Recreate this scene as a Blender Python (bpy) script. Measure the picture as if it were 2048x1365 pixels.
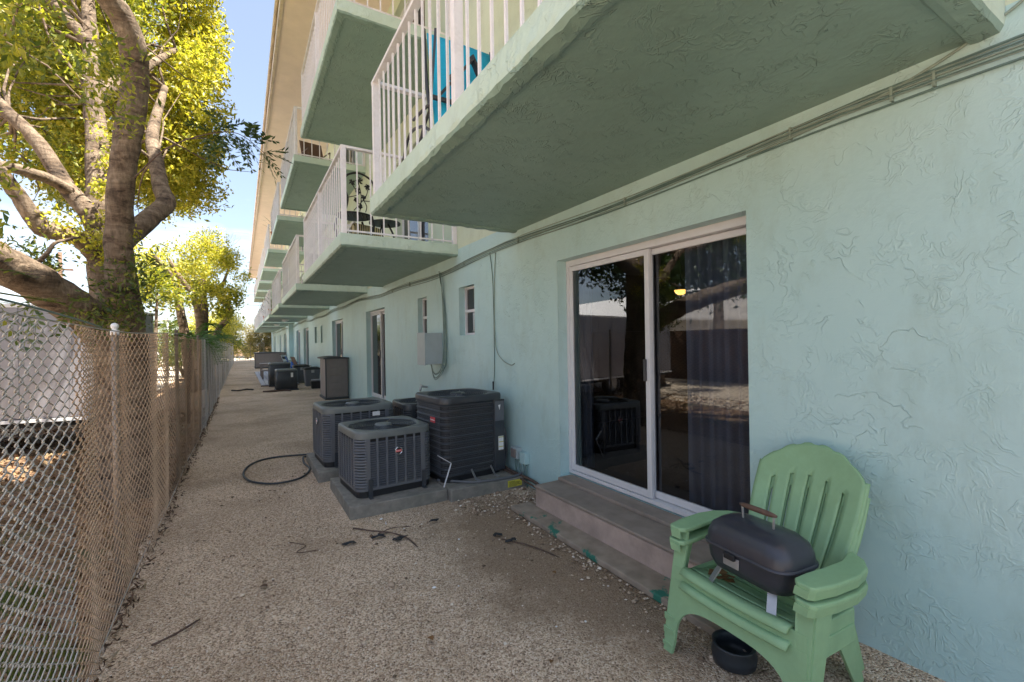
import bpy, math, random
import numpy as np
from math import radians as R, sin, cos, pi
from mathutils import Vector, Matrix
random.seed(7); rng = np.random.default_rng(11)
for o in list(bpy.data.objects): bpy.data.objects.remove(o)
S = bpy.context.scene
COL = S.collection
# ------------------------------------------------------------------ camera
cam = bpy.data.objects.new('camera', bpy.data.cameras.new('camera')); COL.objects.link(cam)
yaw, roll = R(30.745), R(-0.917)
f_ = Vector((sin(yaw), cos(yaw), 0)); r_ = Vector((cos(yaw), -sin(yaw), 0)); u_ = Vector((0, 0, 1))
r2 = r_*cos(roll)+u_*sin(roll); u2 = -r_*sin(roll)+u_*cos(roll)
cam.matrix_world = Matrix(((r2.x, u2.x, -f_.x, 0), (r2.y, u2.y, -f_.y, 0), (r2.z, u2.z, -f_.z, 1.55), (0, 0, 0, 1)))
cam.data.lens = 15.996; cam.data.sensor_width = 36; cam.data.clip_start = .05; cam.data.clip_end = 2000
S.camera = cam
# ------------------------------------------------------------------ sky, sun, exposure
SUNV = Vector((.31, -.26, .89)).normalized()
elev = math.asin(SUNV.z); azim = math.atan2(SUNV.x, SUNV.y)
W = bpy.data.worlds.new('World'); S.world = W; W.use_nodes = True
nt = W.node_tree; nt.nodes.clear()
wo = nt.nodes.new('ShaderNodeOutputWorld'); bg = nt.nodes.new('ShaderNodeBackground')
sk = nt.nodes.new('ShaderNodeTexSky'); sk.sky_type = 'NISHITA'; sk.sun_disc = False
sk.sun_elevation = elev; sk.sun_rotation = azim; sk.air_density = 1.0; sk.dust_density = 1.6; sk.ozone_density = 1.0
tc = nt.nodes.new('ShaderNodeTexCoord'); mp = nt.nodes.new('ShaderNodeMapping'); mp.inputs['Scale'].default_value = (1.6, 1.6, 5.0)
nz = nt.nodes.new('ShaderNodeTexNoise'); nz.inputs['Scale'].default_value = 1.7; nz.inputs['Detail'].default_value = 7; nz.inputs['Roughness'].default_value = .6
rp = nt.nodes.new('ShaderNodeValToRGB'); rp.color_ramp.elements[0].position = .47; rp.color_ramp.elements[1].position = .75
rp.color_ramp.elements[0].color = (.12, .12, .12, 1); rp.color_ramp.elements[1].color = (.7, .7, .7, 1)
mx = nt.nodes.new('ShaderNodeMixRGB'); mx.inputs['Color2'].default_value = (7.6, 7.9, 8.6, 1)
nt.links.new(tc.outputs['Generated'], mp.inputs[0]); nt.links.new(mp.outputs[0], nz.inputs['Vector'])
nt.links.new(nz.outputs['Fac'], rp.inputs[0]); nt.links.new(rp.outputs[0], mx.inputs['Fac'])
nt.links.new(sk.outputs[0], mx.inputs['Color1']); nt.links.new(mx.outputs[0], bg.inputs[0])
bg.inputs[1].default_value = .072
nt.links.new(bg.outputs[0], wo.inputs[0])
sun = bpy.data.objects.new('sun', bpy.data.lights.new('sun', 'SUN')); COL.objects.link(sun)
sun.data.energy = 5.0; sun.data.angle = R(.5); sun.data.color = (1, .93, .80)
sun.rotation_euler = SUNV.to_track_quat('Z', 'Y').to_euler()
S.view_settings.view_transform = 'Standard'; S.view_settings.look = 'None'; S.view_settings.gamma = 1
S.view_settings.use_curve_mapping = False; S.view_settings.exposure = 1.92
S.render.engine = 'CYCLES'

# ------------------------------------------------------------------ material helpers
def newmat(name):
    m = bpy.data.materials.new(name); m.use_nodes = True
    n = m.node_tree; b = n.nodes['Principled BSDF']; return m, n, b
def N(n, t, **k):
    x = n.nodes.new(t)
    for a, v in k.items():
        if a in x.inputs.keys(): x.inputs[a].default_value = v
        else: setattr(x, a, v)
    return x
def ramp(n, src, stops):
    r = n.nodes.new('ShaderNodeValToRGB'); e = r.color_ramp.elements
    while len(e) > 1: e.remove(e[-1])
    e[0].position, e[0].color = stops[0][0], (*stops[0][1], 1)
    for p, c in stops[1:]:
        q = e.new(p); q.color = (*c, 1)
    n.links.new(src, r.inputs[0]); return r
def mathn(n, op, a, b=None):
    x = n.nodes.new('ShaderNodeMath'); x.operation = op
    for i, v in enumerate((a, b)):
        if v is None: continue
        if isinstance(v, (int, float)): x.inputs[i].default_value = v
        else: n.links.new(v, x.inputs[i])
    return x.outputs[0]
def mixc(n, fac, a, b, bt='MIX'):
    x = n.nodes.new('ShaderNodeMixRGB'); x.blend_type = bt
    for i, v in enumerate((fac, a, b)):
        if isinstance(v, (int, float)): x.inputs[i].default_value = v
        elif isinstance(v, tuple): x.inputs[i].default_value = (*v, 1)
        else: n.links.new(v, x.inputs[i])
    return x.outputs[0]
def bump(n, b, h, dist=.01, strength=1.0):
    x = N(n, 'ShaderNodeBump', Distance=dist, Strength=strength); n.links.new(h, x.inputs['Height']); n.links.new(x.outputs[0], b.inputs['Normal']); return x
def simple(name, c, rough=.6, metal=0, var=.12, scale=9, bumpd=.0, spec=.5, obj=True, dirt=None):
    m, n, b = newmat(name)
    t = N(n, 'ShaderNodeTexCoord'); z = N(n, 'ShaderNodeTexNoise', Scale=scale, Detail=5.0, Roughness=.6)
    n.links.new(t.outputs['Object'], z.inputs['Vector'])
    lo = tuple(x*(1-var) for x in c); hi = tuple(min(1, x*(1+var)) for x in c)
    r = ramp(n, z.outputs['Fac'], [(.3, lo), (.7, hi)]); col = r.outputs[0]
    if dirt:
        z2 = N(n, 'ShaderNodeTexNoise', Scale=2.6, Detail=8.0, Roughness=.7); n.links.new(t.outputs['Object'], z2.inputs['Vector'])
        r2_ = ramp(n, z2.outputs['Fac'], [(.48, (0, 0, 0)), (.7, (.6, .6, .6))]); col = mixc(n, r2_.outputs[0], col, dirt)
    n.links.new(col, b.inputs['Base Color'])
    b.inputs['Roughness'].default_value = rough; b.inputs['Metallic'].default_value = metal
    b.inputs['Specular IOR Level'].default_value = spec
    if bumpd: bump(n, b, z.outputs['Fac'], bumpd)
    return m
def stucco(name, c, c2, ridge=1.0, dist=.006, rough=.55):
    m, n, b = newmat(name)
    t = N(n, 'ShaderNodeTexCoord'); P = t.outputs['Object']
    warp = N(n, 'ShaderNodeTexNoise', Scale=3.0, Detail=4.0); n.links.new(P, warp.inputs['Vector'])
    wv = N(n, 'ShaderNodeVectorMath', operation='SCALE'); n.links.new(warp.outputs['Color'], wv.inputs[0]); wv.inputs['Scale'].default_value = .55
    ad = N(n, 'ShaderNodeVectorMath', operation='ADD'); n.links.new(P, ad.inputs[0]); n.links.new(wv.outputs[0], ad.inputs[1])
    def rid(scale, wid, det=3.0):
        a = N(n, 'ShaderNodeTexNoise', Scale=scale, Detail=det, Roughness=.5, Distortion=1.3); n.links.new(ad.outputs[0], a.inputs['Vector'])
        d = mathn(n, 'ABSOLUTE', mathn(n, 'SUBTRACT', a.outputs['Fac'], .5))
        mr = N(n, 'ShaderNodeMapRange'); mr.inputs['From Min'].default_value = 0; mr.inputs['From Max'].default_value = wid
        mr.inputs['To Min'].default_value = 1; mr.inputs['To Max'].default_value = 0; n.links.new(d, mr.inputs['Value']); return mr.outputs[0]
    mk = N(n, 'ShaderNodeTexNoise', Scale=2.2, Detail=2.0); n.links.new(P, mk.inputs['Vector'])
    mkr = ramp(n, mk.outputs['Fac'], [(.42, (0, 0, 0)), (.6, (1, 1, 1))])
    mk2 = N(n, 'ShaderNodeTexNoise', Scale=5.1, Detail=2.0); n.links.new(P, mk2.inputs['Vector'])
    mkr2 = ramp(n, mk2.outputs['Fac'], [(.45, (0, 0, 0)), (.62, (1, 1, 1))])
    brk = N(n, 'ShaderNodeTexNoise', Scale=9.0, Detail=2.0); n.links.new(P, brk.inputs['Vector'])
    bkr = ramp(n, brk.outputs['Fac'], [(.44, (0, 0, 0)), (.54, (1, 1, 1))])
    h1 = mathn(n, 'MULTIPLY', mathn(n, 'MULTIPLY', rid(2.9, .016), mkr.outputs[0]), bkr.outputs[0])
    h2 = mathn(n, 'MULTIPLY', rid(8.0, .05), mkr2.outputs[0])
    fine = N(n, 'ShaderNodeTexNoise', Scale=26.0, Detail=5.0, Roughness=.6); n.links.new(P, fine.inputs['Vector'])
    plate = N(n, 'ShaderNodeTexVoronoi', Scale=5.0, feature='SMOOTH_F1'); n.links.new(ad.outputs[0], plate.inputs['Vector'])
    h = mathn(n, 'ADD', mathn(n, 'MULTIPLY', h1, .9*ridge), mathn(n, 'MULTIPLY', h2, .6*ridge))
    h = mathn(n, 'ADD', h, mathn(n, 'MULTIPLY', fine.outputs['Fac'], .5))
    h = mathn(n, 'ADD', h, mathn(n, 'MULTIPLY', plate.outputs['Distance'], .5))
    big = N(n, 'ShaderNodeTexNoise', Scale=.9, Detail=6.0, Roughness=.6); n.links.new(P, big.inputs['Vector'])
    r = ramp(n, big.outputs['Fac'], [(.32, c), (.68, c2)])
    st_ = N(n, 'ShaderNodeTexNoise', Scale=4.0, Detail=9.0, Roughness=.72); mps = N(n, 'ShaderNodeMapping'); mps.inputs['Scale'].default_value = (1, 1, .45)
    n.links.new(P, mps.inputs[0]); n.links.new(mps.outputs[0], st_.inputs['Vector'])
    sr = ramp(n, st_.outputs['Fac'], [(.50, (0, 0, 0)), (.75, (.38, .38, .38))])
    col = mixc(n, sr.outputs[0], r.outputs[0], tuple(x*k_ for x, k_ in zip(c, (.72, .66, .56))))
    n.links.new(col, b.inputs['Base Color'])
    b.inputs['Roughness'].default_value = rough
    bump(n, b, h, dist)
    return m
M = {}
M['mint'] = stucco('mint_stucco', (.42, .61, .62), (.49, .67, .675), ridge=.75, dist=.004, rough=.45)
M['mint_bounce'] = stucco('mint_stucco_bounce_tint', (.56, .63, .49), (.64, .71, .56), ridge=.7)  # upper-floor mint wall, with warm bounced sunlight put into the colour
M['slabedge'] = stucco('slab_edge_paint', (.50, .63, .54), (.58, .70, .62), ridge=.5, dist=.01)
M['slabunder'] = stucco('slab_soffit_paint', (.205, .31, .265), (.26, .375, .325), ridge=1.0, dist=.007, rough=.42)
M['soffit'] = simple('eave_soffit_paint', (.82, .69, .61), .7, var=.06, scale=3, bumpd=.002)
M['fascia'] = simple('fascia_paint', (.62, .52, .42), .6, bumpd=.003, dirt=(.3, .24, .18))
M['roof'] = simple('roof_sheet', (.35, .33, .31), .8)
M['rail'] = simple('white_rail_paint', (.84, .80, .82), .45, var=.05, scale=20, dirt=(.48, .42, .38))
M['alu'] = simple('white_aluminium', (.66, .66, .69), .35, var=.04)
M['darkframe'] = simple('dark_frame', (.05, .05, .055), .4)
M['cable'] = simple('painted_cable', (.26, .33, .29), .5, var=.15)
M['cabled'] = simple('dark_painted_cable', (.12, .20, .19), .5, var=.15)
M['steelbox'] = simple('grey_box_paint', (.38, .44, .46), .45, var=.05, bumpd=.0008)
M['conc'] = simple('pad_concrete', (.22, .205, .18), .85, var=.25, scale=14, bumpd=.004, dirt=(.12, .13, .11))
M['step'] = simple('step_pink_paint', (.44, .34, .295), .75, var=.16, scale=7, bumpd=.003, dirt=(.20, .16, .13))
M['steptop'] = simple('step_top_worn', (.27, .225, .19), .75, var=.22, scale=6, bumpd=.003, dirt=(.30, .24, .21))
M['acgrey'] = simple('condenser_grey_paint', (.115, .125, .145), .38, var=.12, scale=5, dirt=(.13, .125, .11))
M['actop'] = simple('condenser_top_paint', (.13, .145, .145), .42, var=.15, scale=6, dirt=(.2, .2, .17))
M['acdark'] = simple('condenser_dark_paint', (.038, .045, .055), .35, var=.15, scale=5, dirt=(.07, .065, .06))
M['black'] = simple('black_plastic', (.012, .013, .016), .5)
M['coil'] = simple('coil_fins', (.018, .018, .02), .7, var=.4, scale=40)
M['hose'] = simple('black_hose', (.025, .032, .04), .45)
M['green'] = simple('green_plastic', (.26, .43, .24), .58, var=.08, scale=10, bumpd=.001, dirt=(.20, .33, .17))
M['grill'] = simple('black_enamel', (.035, .037, .05), .32, var=.15)
M['steel'] = simple('weathered_steel', (.42, .42, .43), .4, .6, var=.2)
M['wood'] = simple('brown_wood', (.12, .07, .05), .55, var=.3, scale=30)
M['galv'] = simple('galvanised_wire', (.48, .47, .45), .45, .35, var=.25, scale=12, dirt=(.30, .23, .17))
M['oldwire'] = simple('brown_stained_wire', (.47, .34, .235), .55, .25, var=.3, scale=12, dirt=(.22, .14, .09))
M['palewire'] = simple('pale_galvanised_wire', (.66, .65, .64), .5, .1, var=.15)
M['galvpost'] = simple('galvanised_post', (.27, .22, .18), .5, .3, var=.2, scale=6, dirt=(.28, .22, .17))
M['rustwire'] = simple('rusted_wire', (.20, .12, .075), .7, .2, var=.3)
M['red'] = simple('red_label', (.62, .07, .08), .4)
M['white'] = simple('white_label', (.75, .75, .76), .5)
M['yellow'] = simple('yellow_label', (.55, .50, .06), .5)
M['ink'] = simple('label_ink', (.03, .03, .03), .5)
M['chrome'] = simple('chrome', (.7, .7, .72), .15, 1)
M['shed'] = simple('taupe_resin', (.215, .185, .175), .55, var=.08, scale=6, bumpd=.001)
M['shedlid'] = simple('dark_resin', (.055, .06, .065), .55)
M['deck'] = simple('grey_deck_paint', (.40, .40, .44), .6, var=.15)
M['blueplastic'] = simple('blue_plastic', (.01, .10, .42), .4)
M['navy'] = simple('navy_fabric', (.01, .03, .12), .8)
M['bluefab'] = simple('turquoise_sling_fabric', (.015, .46, .70), .75, var=.08, scale=60, bumpd=.0006)
M['iron'] = simple('cast_iron', (.018, .018, .018), .45, .3, bumpd=.001)
M['trailer'] = simple('trailer_skin', (.25, .25, .285), .32, .25, var=.06, scale=2, dirt=(.30, .27, .27))
M['rubber'] = simple('tyre_rubber', (.02, .02, .02), .8)
M['housewall'] = simple('house_wall', (.62, .60, .56), .8)
M['whiteroof'] = simple('white_tile_roof', (.80, .78, .76), .7, var=.08, scale=3)
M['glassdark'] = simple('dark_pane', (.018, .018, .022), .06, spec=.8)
M['curt'] = simple('blue_grey_curtain', (.20, .25, .33), .9, var=.15, scale=3)
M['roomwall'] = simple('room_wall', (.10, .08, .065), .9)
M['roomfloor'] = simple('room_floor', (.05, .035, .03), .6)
M['brownfurn'] = simple('brown_furniture', (.12, .065, .04), .6)
M['terra'] = simple('terracotta', (.35, .14, .08), .8)
M['tar'] = simple('torn_black_fabric', (.02, .022, .025), .9, var=.3)
M['twig'] = simple('dry_twig', (.10, .065, .05), .9, var=.3, scale=30)
M['deadleaf'] = simple('dead_leaf', (.20, .10, .035), .8, var=.4, scale=30)
M['deadleaf2'] = simple('dark_dead_leaf', (.09, .05, .03), .8, var=.4, scale=30)
M['carpaint'] = simple('white_car_paint', (.70, .70, .72), .25)
M['pole'] = simple('creosote_pole', (.16, .09, .06), .9)
M['wirefar'] = simple('power_line_wire', (.22, .22, .24), .6)
# stripes
m, n, b = newmat('striped_cushion'); t = N(n, 'ShaderNodeTexCoord'); w_ = N(n, 'ShaderNodeTexWave', Scale=9.0); w_.bands_direction = 'X'
n.links.new(t.outputs['Object'], w_.inputs['Vector']); r = ramp(n, w_.outputs['Fac'], [(.42, (.08, .07, .04)), (.5, (.45, .38, .22)), (.8, (.5, .42, .25))])
n.links.new(r.outputs[0], b.inputs['Base Color']); b.inputs['Roughness'].default_value = .9; M['stripe'] = m
m, n, b = newmat('white_black_stripe'); t = N(n, 'ShaderNodeTexCoord'); w_ = N(n, 'ShaderNodeTexWave', Scale=3.2); w_.bands_direction = 'Y'
n.links.new(t.outputs['Object'], w_.inputs['Vector']); r = ramp(n, w_.outputs['Fac'], [(.45, (.03, .03, .04)), (.55, (.7, .7, .7))])
n.links.new(r.outputs[0], b.inputs['Base Color']); M['bw'] = m
# real glass pane: see-through with fresnel reflection
m, n, b = newmat('window_glass'); n.nodes.remove(b)
tr = N(n, 'ShaderNodeBsdfTransparent'); tr.inputs[0].default_value = (.55, .56, .60, 1)
gl = N(n, 'ShaderNodeBsdfGlossy'); gl.inputs['Roughness'].default_value = .012; gl.inputs[0].default_value = (.92, .95, 1, 1)
fr = N(n, 'ShaderNodeFresnel', IOR=1.52); k = mathn(n, 'MULTIPLY', fr.outputs[0], 1.9); k = mathn(n, 'MINIMUM', k, 1.0)
ms = N(n, 'ShaderNodeMixShader'); n.links.new(k, ms.inputs[0]); n.links.new(tr.outputs[0], ms.inputs[1]); n.links.new(gl.outputs[0], ms.inputs[2])
n.links.new(ms.outputs[0], n.nodes['Material Output'].inputs[0]); M['glass'] = m
# warm lamp
m, n, b = newmat('lit_lamp_glass'); b.inputs['Emission Color'].default_value = (1, .55, .12, 1); b.inputs['Emission Strength'].default_value = .9; b.inputs['Base Color'].default_value = (.8, .6, .3, 1); M['lamp'] = m
# gravel path
def gravel(name, cols, dirtcol, scale=125):
    m, n, b = newmat(name); t = N(n, 'ShaderNodeTexCoord'); P = t.outputs['Object']
    v = N(n, 'ShaderNodeTexVoronoi', Scale=float(scale), Randomness=1.0); n.links.new(P, v.inputs['Vector'])
    sp = N(n, 'ShaderNodeSeparateColor'); n.links.new(v.outputs['Color'], sp.inputs[0])
    r = ramp(n, sp.outputs[0], cols)
    z = N(n, 'ShaderNodeTexNoise', Scale=.75, Detail=7.0, Roughness=.62); n.links.new(P, z.inputs['Vector'])
    zr = ramp(n, z.outputs['Fac'], [(.42, (0, 0, 0)), (.66, (.55, .55, .55))])
    # soil worked into the gravel beside the wall step
    sx = N(n, 'ShaderNodeSeparateXYZ'); n.links.new(P, sx.inputs[0])
    dx = mathn(n, 'DIVIDE', mathn(n, 'SUBTRACT', sx.outputs[0], 2.0), 1.0); dy = mathn(n, 'DIVIDE', mathn(n, 'SUBTRACT', sx.outputs[1], 2.7), 1.9)
    d = mathn(n, 'SQRT', mathn(n, 'ADD', mathn(n, 'MULTIPLY', dx, dx), mathn(n, 'MULTIPLY', dy, dy)))
    z3 = N(n, 'ShaderNodeTexNoise', Scale=2.4, Detail=6.0, Roughness=.7); n.links.new(P, z3.inputs['Vector'])
    d = mathn(n, 'ADD', d, mathn(n, 'MULTIPLY', mathn(n, 'SUBTRACT', z3.outputs['Fac'], .5), 1.3))
    dr = ramp(n, d, [(.5, (.80, .80, .80)), (1.1, (0, 0, 0))])
    fac = mathn(n, 'MAXIMUM', zr.outputs[0], dr.outputs[0])
    col = mixc(n, fac, r.outputs[0], dirtcol)
    n.links.new(col, b.inputs['Base Color']); b.inputs['Roughness'].default_value = .9
    z2 = N(n, 'ShaderNodeTexNoise', Scale=7.0, Detail=6.0); n.links.new(P, z2.inputs['Vector'])
    h = mathn(n, 'ADD', mathn(n, 'MULTIPLY', v.outputs['Distance'], -1.0), mathn(n, 'MULTIPLY', z2.outputs['Fac'], .8))
    bump(n, b, h, .009)
    return m
M['gravel'] = gravel('shell_gravel', [(.0, (.22, .145, .09)), (.25, (.47, .34, .235)), (.55, (.67, .505, .36)), (.85, (.80, .645, .485)), (1.0, (.88, .77, .63))], (.25, .17, .105))
def ground_mat():
    m, n, b = newmat('leafy_soil'); t = N(n, 'ShaderNodeTexCoord'); P = t.outputs['Object']
    z = N(n, 'ShaderNodeTexNoise', Scale=1.2, Detail=8.0, Roughness=.7); n.links.new(P, z.inputs['Vector'])
    v = N(n, 'ShaderNodeTexVoronoi', Scale=26.0); n.links.new(P, v.inputs['Vector'])
    sp = N(n, 'ShaderNodeSeparateColor'); n.links.new(v.outputs['Color'], sp.inputs[0])
    r1 = ramp(n, sp.outputs[0], [(0, (.11, .062, .034)), (.5, (.22, .125, .07)), (1, (.36, .23, .13))])
    r2_ = ramp(n, z.outputs['Fac'], [(.52, (0, 0, 0)), (.64, (.75, .75, .75))])
    col = mixc(n, r2_.outputs[0], r1.outputs[0], (.06, .085, .03))
    n.links.new(col, b.inputs['Base Color']); b.inputs['Roughness'].default_value = .95
    bump(n, b, mathn(n, 'ADD', v.outputs['Distance'], z.outputs['Fac']), .02)
    return m
M['soil'] = ground_mat()
M['sand'] = simple('sandy_lot', (.56, .46, .35), .95, var=.2, scale=1.3, bumpd=.01)
M['asphalt'] = simple('street_asphalt', (.06, .06, .06), .9)
def bark():
    m, n, b = newmat('grey_brown_bark'); t = N(n, 'ShaderNodeTexCoord'); P = t.outputs['Object']
    mp = N(n, 'ShaderNodeMapping'); mp.inputs['Scale'].default_value = (1, 1, 3.2); n.links.new(P, mp.inputs[0])
    a = N(n, 'ShaderNodeTexNoise', Scale=3.4, Detail=8.0, Roughness=.68, Distortion=.6); n.links.new(mp.outputs[0], a.inputs['Vector'])
    mp2 = N(n, 'ShaderNodeMapping'); mp2.inputs['Scale'].default_value = (1, 1, .22); n.links.new(P, mp2.inputs[0])
    c = N(n, 'ShaderNodeTexNoise', Scale=30.0, Detail=6.0, Roughness=.7); n.links.new(mp2.outputs[0], c.inputs['Vector'])
    r = ramp(n, a.outputs['Fac'], [(.36, (.05, .032, .022)), (.46, (.18, .125, .085)), (.60, (.31, .235, .17)), (.8, (.42, .35, .27))])
    r2_ = ramp(n, c.outputs['Fac'], [(.35, (.35, .35, .35)), (.6, (1, 1, 1))])
    col = mixc(n, .8, r.outputs[0], r2_.outputs[0], 'MULTIPLY')
    n.links.new(col, b.inputs['Base Color']); b.inputs['Roughness'].default_value = .9
    bump(n, b, mathn(n, 'ADD', a.outputs['Fac'], mathn(n, 'MULTIPLY', c.outputs['Fac'], .7)), .035)
    return m
M['bark'] = bark()
def leafmat(name, cols, trans, tf=.5):
    m, n, b = newmat(name); n.nodes.remove(b)
    g = N(n, 'ShaderNodeNewGeometry'); r = ramp(n, g.outputs['Random Per Island'], cols)
    d = N(n, 'ShaderNodeBsdfDiffuse'); n.links.new(r.outputs[0], d.inputs[0])
    tl = N(n, 'ShaderNodeBsdfTranslucent'); c = mixc(n, 1.0, r.outputs[0], trans, 'MULTIPLY'); n.links.new(c, tl.inputs[0])
    ms = N(n, 'ShaderNodeMixShader'); ms.inputs[0].default_value = tf
    n.links.new(d.outputs[0], ms.inputs[1]); n.links.new(tl.outputs[0], ms.inputs[2])
    gl = N(n, 'ShaderNodeBsdfGlossy'); gl.inputs['Roughness'].default_value = .45
    m2 = N(n, 'ShaderNodeMixShader'); m2.inputs[0].default_value = .04; n.links.new(ms.outputs[0], m2.inputs[1]); n.links.new(gl.outputs[0], m2.inputs[2])
    n.links.new(m2.outputs[0], n.nodes['Material Output'].inputs[0]); return m
M['leafyellow'] = leafmat('yellow_green_leaf', [(0, (.19, .23, .03)), (.5, (.43, .43, .05)), (1, (.68, .60, .11))], (1.3, 1.25, .6), .5)
M['leafgreen'] = leafmat('mid_green_leaf', [(0, (.04, .075, .018)), (.6, (.10, .14, .03)), (1, (.22, .22, .04))], (1.4, 1.4, .6), .45)
M['leafmix'] = leafmat('olive_green_leaf', [(0, (.09, .13, .025)), (.5, (.24, .27, .04)), (1, (.46, .42, .06))], (1.4, 1.4, .6), .5)
M['leafdark'] = leafmat('deep_green_leaf', [(0, (.02, .045, .018)), (1, (.06, .10, .03))], (1.3, 1.3, .6), .3)
M['frond'] = leafmat('bright_frond', [(0, (.03, .09, .015)), (1, (.10, .22, .04))], (1.3, 1.3, .6), .4)
M['hedge'] = leafmat('dry_hedge_leaf', [(0, (.10, .10, .03)), (.5, (.22, .19, .05)), (1, (.36, .29, .12))], (1.3, 1.3, .7), .4)

# ------------------------------------------------------------------ mesh helpers
class MB:
    def __init__(s): s.v = []; s.f = []; s.mi = []; s.cur = 0
    def add(s, vs, fs):
        o = len(s.v); s.v += [tuple(v) for v in vs]; s.f += [tuple(i+o for i in f) for f in fs]; s.mi += [s.cur]*len(fs); return s
    def box(s, x0, x1, y0, y1, z0, z1):
        return s.add([(x0,y0,z0),(x1,y0,z0),(x1,y1,z0),(x0,y1,z0),(x0,y0,z1),(x1,y0,z1),(x1,y1,z1),(x0,y1,z1)],
                     [(0,3,2,1),(4,5,6,7),(0,1,5,4),(1,2,6,5),(2,3,7,6),(3,0,4,7)])
    def obox(s, c, sz, rot):
        q = [Vector((a*sz[0]/2, b_*sz[1]/2, d*sz[2]/2)) for d in (-1,1) for a, b_ in ((-1,-1),(1,-1),(1,1),(-1,1))]
        return s.add([rot @ p + Vector(c) for p in q], [(0,3,2,1),(4,5,6,7),(0,1,5,4),(1,2,6,5),(2,3,7,6),(3,0,4,7)])
    def bar(s, a, b, w, d=None):
        a, b = Vector(a), Vector(b); q = (b-a).to_track_quat('Z', 'Y').to_matrix(); return s.obox((a+b)/2, (w, d or w, (b-a).length), q)
    def tube(s, pts, rad, seg=8, cap=True, noise=0.0, closed=False):
        pts = [Vector(p) for p in pts]; n = len(pts)
        if not hasattr(rad, '__len__'): rad = [rad]*n
        up = None; vs = []; fs = []
        for i, p in enumerate(pts):
            t = (pts[(i+1) % n] - pts[i-1]) if closed else (pts[min(i+1, n-1)]-pts[max(i-1, 0)])
            t.normalize()
            if up is None: up = t.orthogonal().normalized()
            up = (up - t*up.dot(t)).normalized(); sd = t.cross(up)
            for k in range(seg):
                a = 2*pi*k/seg; r = rad[i]*(1+(random.uniform(-noise, noise) if noise else 0))
                vs.append(p+up*cos(a)*r+sd*sin(a)*r)
        m_ = n if closed else n-1
        for i in range(m_):
            for k in range(seg):
                j = (i+1) % n
                fs.append((i*seg+k, i*seg+(k+1) % seg, j*seg+(k+1) % seg, j*seg+k))
        if cap and not closed: fs += [tuple(range(seg))[::-1], tuple(range((n-1)*seg, n*seg))]
        return s.add(vs, fs)
    def prism(s, poly, axis, a, b):
        """poly: 2D outline in the other two axes (in xyz order), extruded a..b along axis"""
        n = len(poly)
        def P(p, h): return {'x': (h, p[0], p[1]), 'y': (p[0], h, p[1]), 'z': (p[0], p[1], h)}[axis]
        return s.add([P(p, a) for p in poly]+[P(p, b) for p in poly], [tuple(range(n)), tuple(range(2*n-1, n-1, -1))]+[((i+1) % n, i, i+n, (i+1) % n+n) for i in range(n)])
    def loft(s, rings, cap0=True, cap1=True, closed=True):
        n = len(rings[0]); vs = [v for r in rings for v in r]; fs = []
        for i in range(len(rings)-1):
            for k in range(n if closed else n-1):
                fs.append((i*n+k, i*n+(k+1) % n, (i+1)*n+(k+1) % n, (i+1)*n+k))
        if cap0: fs.append(tuple(range(n))[::-1])
        if cap1: fs.append(tuple(range((len(rings)-1)*n, len(rings)*n)))
        return s.add(vs, fs)
    def build(s, name, mat, parent=None, smooth=False, loc=None, rot=None, bevel=0, subd=0, solid=0):
        me = bpy.data.meshes.new(name); me.from_pydata(s.v, [], s.f)
        mats = mat if isinstance(mat, (list, tuple)) else [mat]
        for q in mats: me.materials.append(q)
        if len(mats) > 1: me.polygons.foreach_set('material_index', s.mi)
        if smooth: me.polygons.foreach_set('use_smooth', [True]*len(me.polygons))
        me.update()
        o = bpy.data.objects.new(name, me); COL.objects.link(o)
        if parent: o.parent = parent
        if loc: o.location = loc
        if rot is not None: o.rotation_euler = rot
        if solid: q = o.modifiers.new('s', 'SOLIDIFY'); q.thickness = solid; q.offset = 0
        if bevel: q = o.modifiers.new('b', 'BEVEL'); q.width = bevel; q.segments = 2; q.limit_method = 'ANGLE'
        if subd: q = o.modifiers.new('u', 'SUBSURF'); q.levels = subd; q.render_levels = subd
        return o
def fixn(o):
    import bmesh
    bm = bmesh.new(); bm.from_mesh(o.data); bmesh.ops.recalc_face_normals(bm, faces=bm.faces); bm.to_mesh(o.data); bm.free(); return o
def tag(o, label=None, cat=None, group=None, kind=None):
    if label: o['label'] = label
    if cat: o['category'] = cat
    if group: o['group'] = group
    if kind: o['kind'] = kind
    return o
def empty(name, loc=(0, 0, 0), rz=0, label=None, cat=None, group=None):
    o = bpy.data.objects.new(name, None); COL.objects.link(o); o.location = loc; o.rotation_euler = (0, 0, rz); o.empty_display_size = .1
    return tag(o, label, cat, group)
def copyto(o, parent, loc=None):
    c = o.copy(); COL.objects.link(c); c.parent = parent
    if loc is not None: c.location = loc
    return c
def copy_tree(o, parent=None):
    c = o.copy(); COL.objects.link(c); c.parent = parent
    for ch in list(o.children): copy_tree(ch, c)
    return c
def rrect(hx, hy, r, z, seg=5, cx=0, cy=0):
    out = []
    for (sx, sy, a0) in ((1, 1, 0), (-1, 1, 90), (-1, -1, 180), (1, -1, 270)):
        for k in range(seg+1):
            a = R(a0+90*k/seg); out.append((cx+sx*(hx-r)+cos(a)*r, cy+sy*(hy-r)+sin(a)*r, z))
    return out
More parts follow.
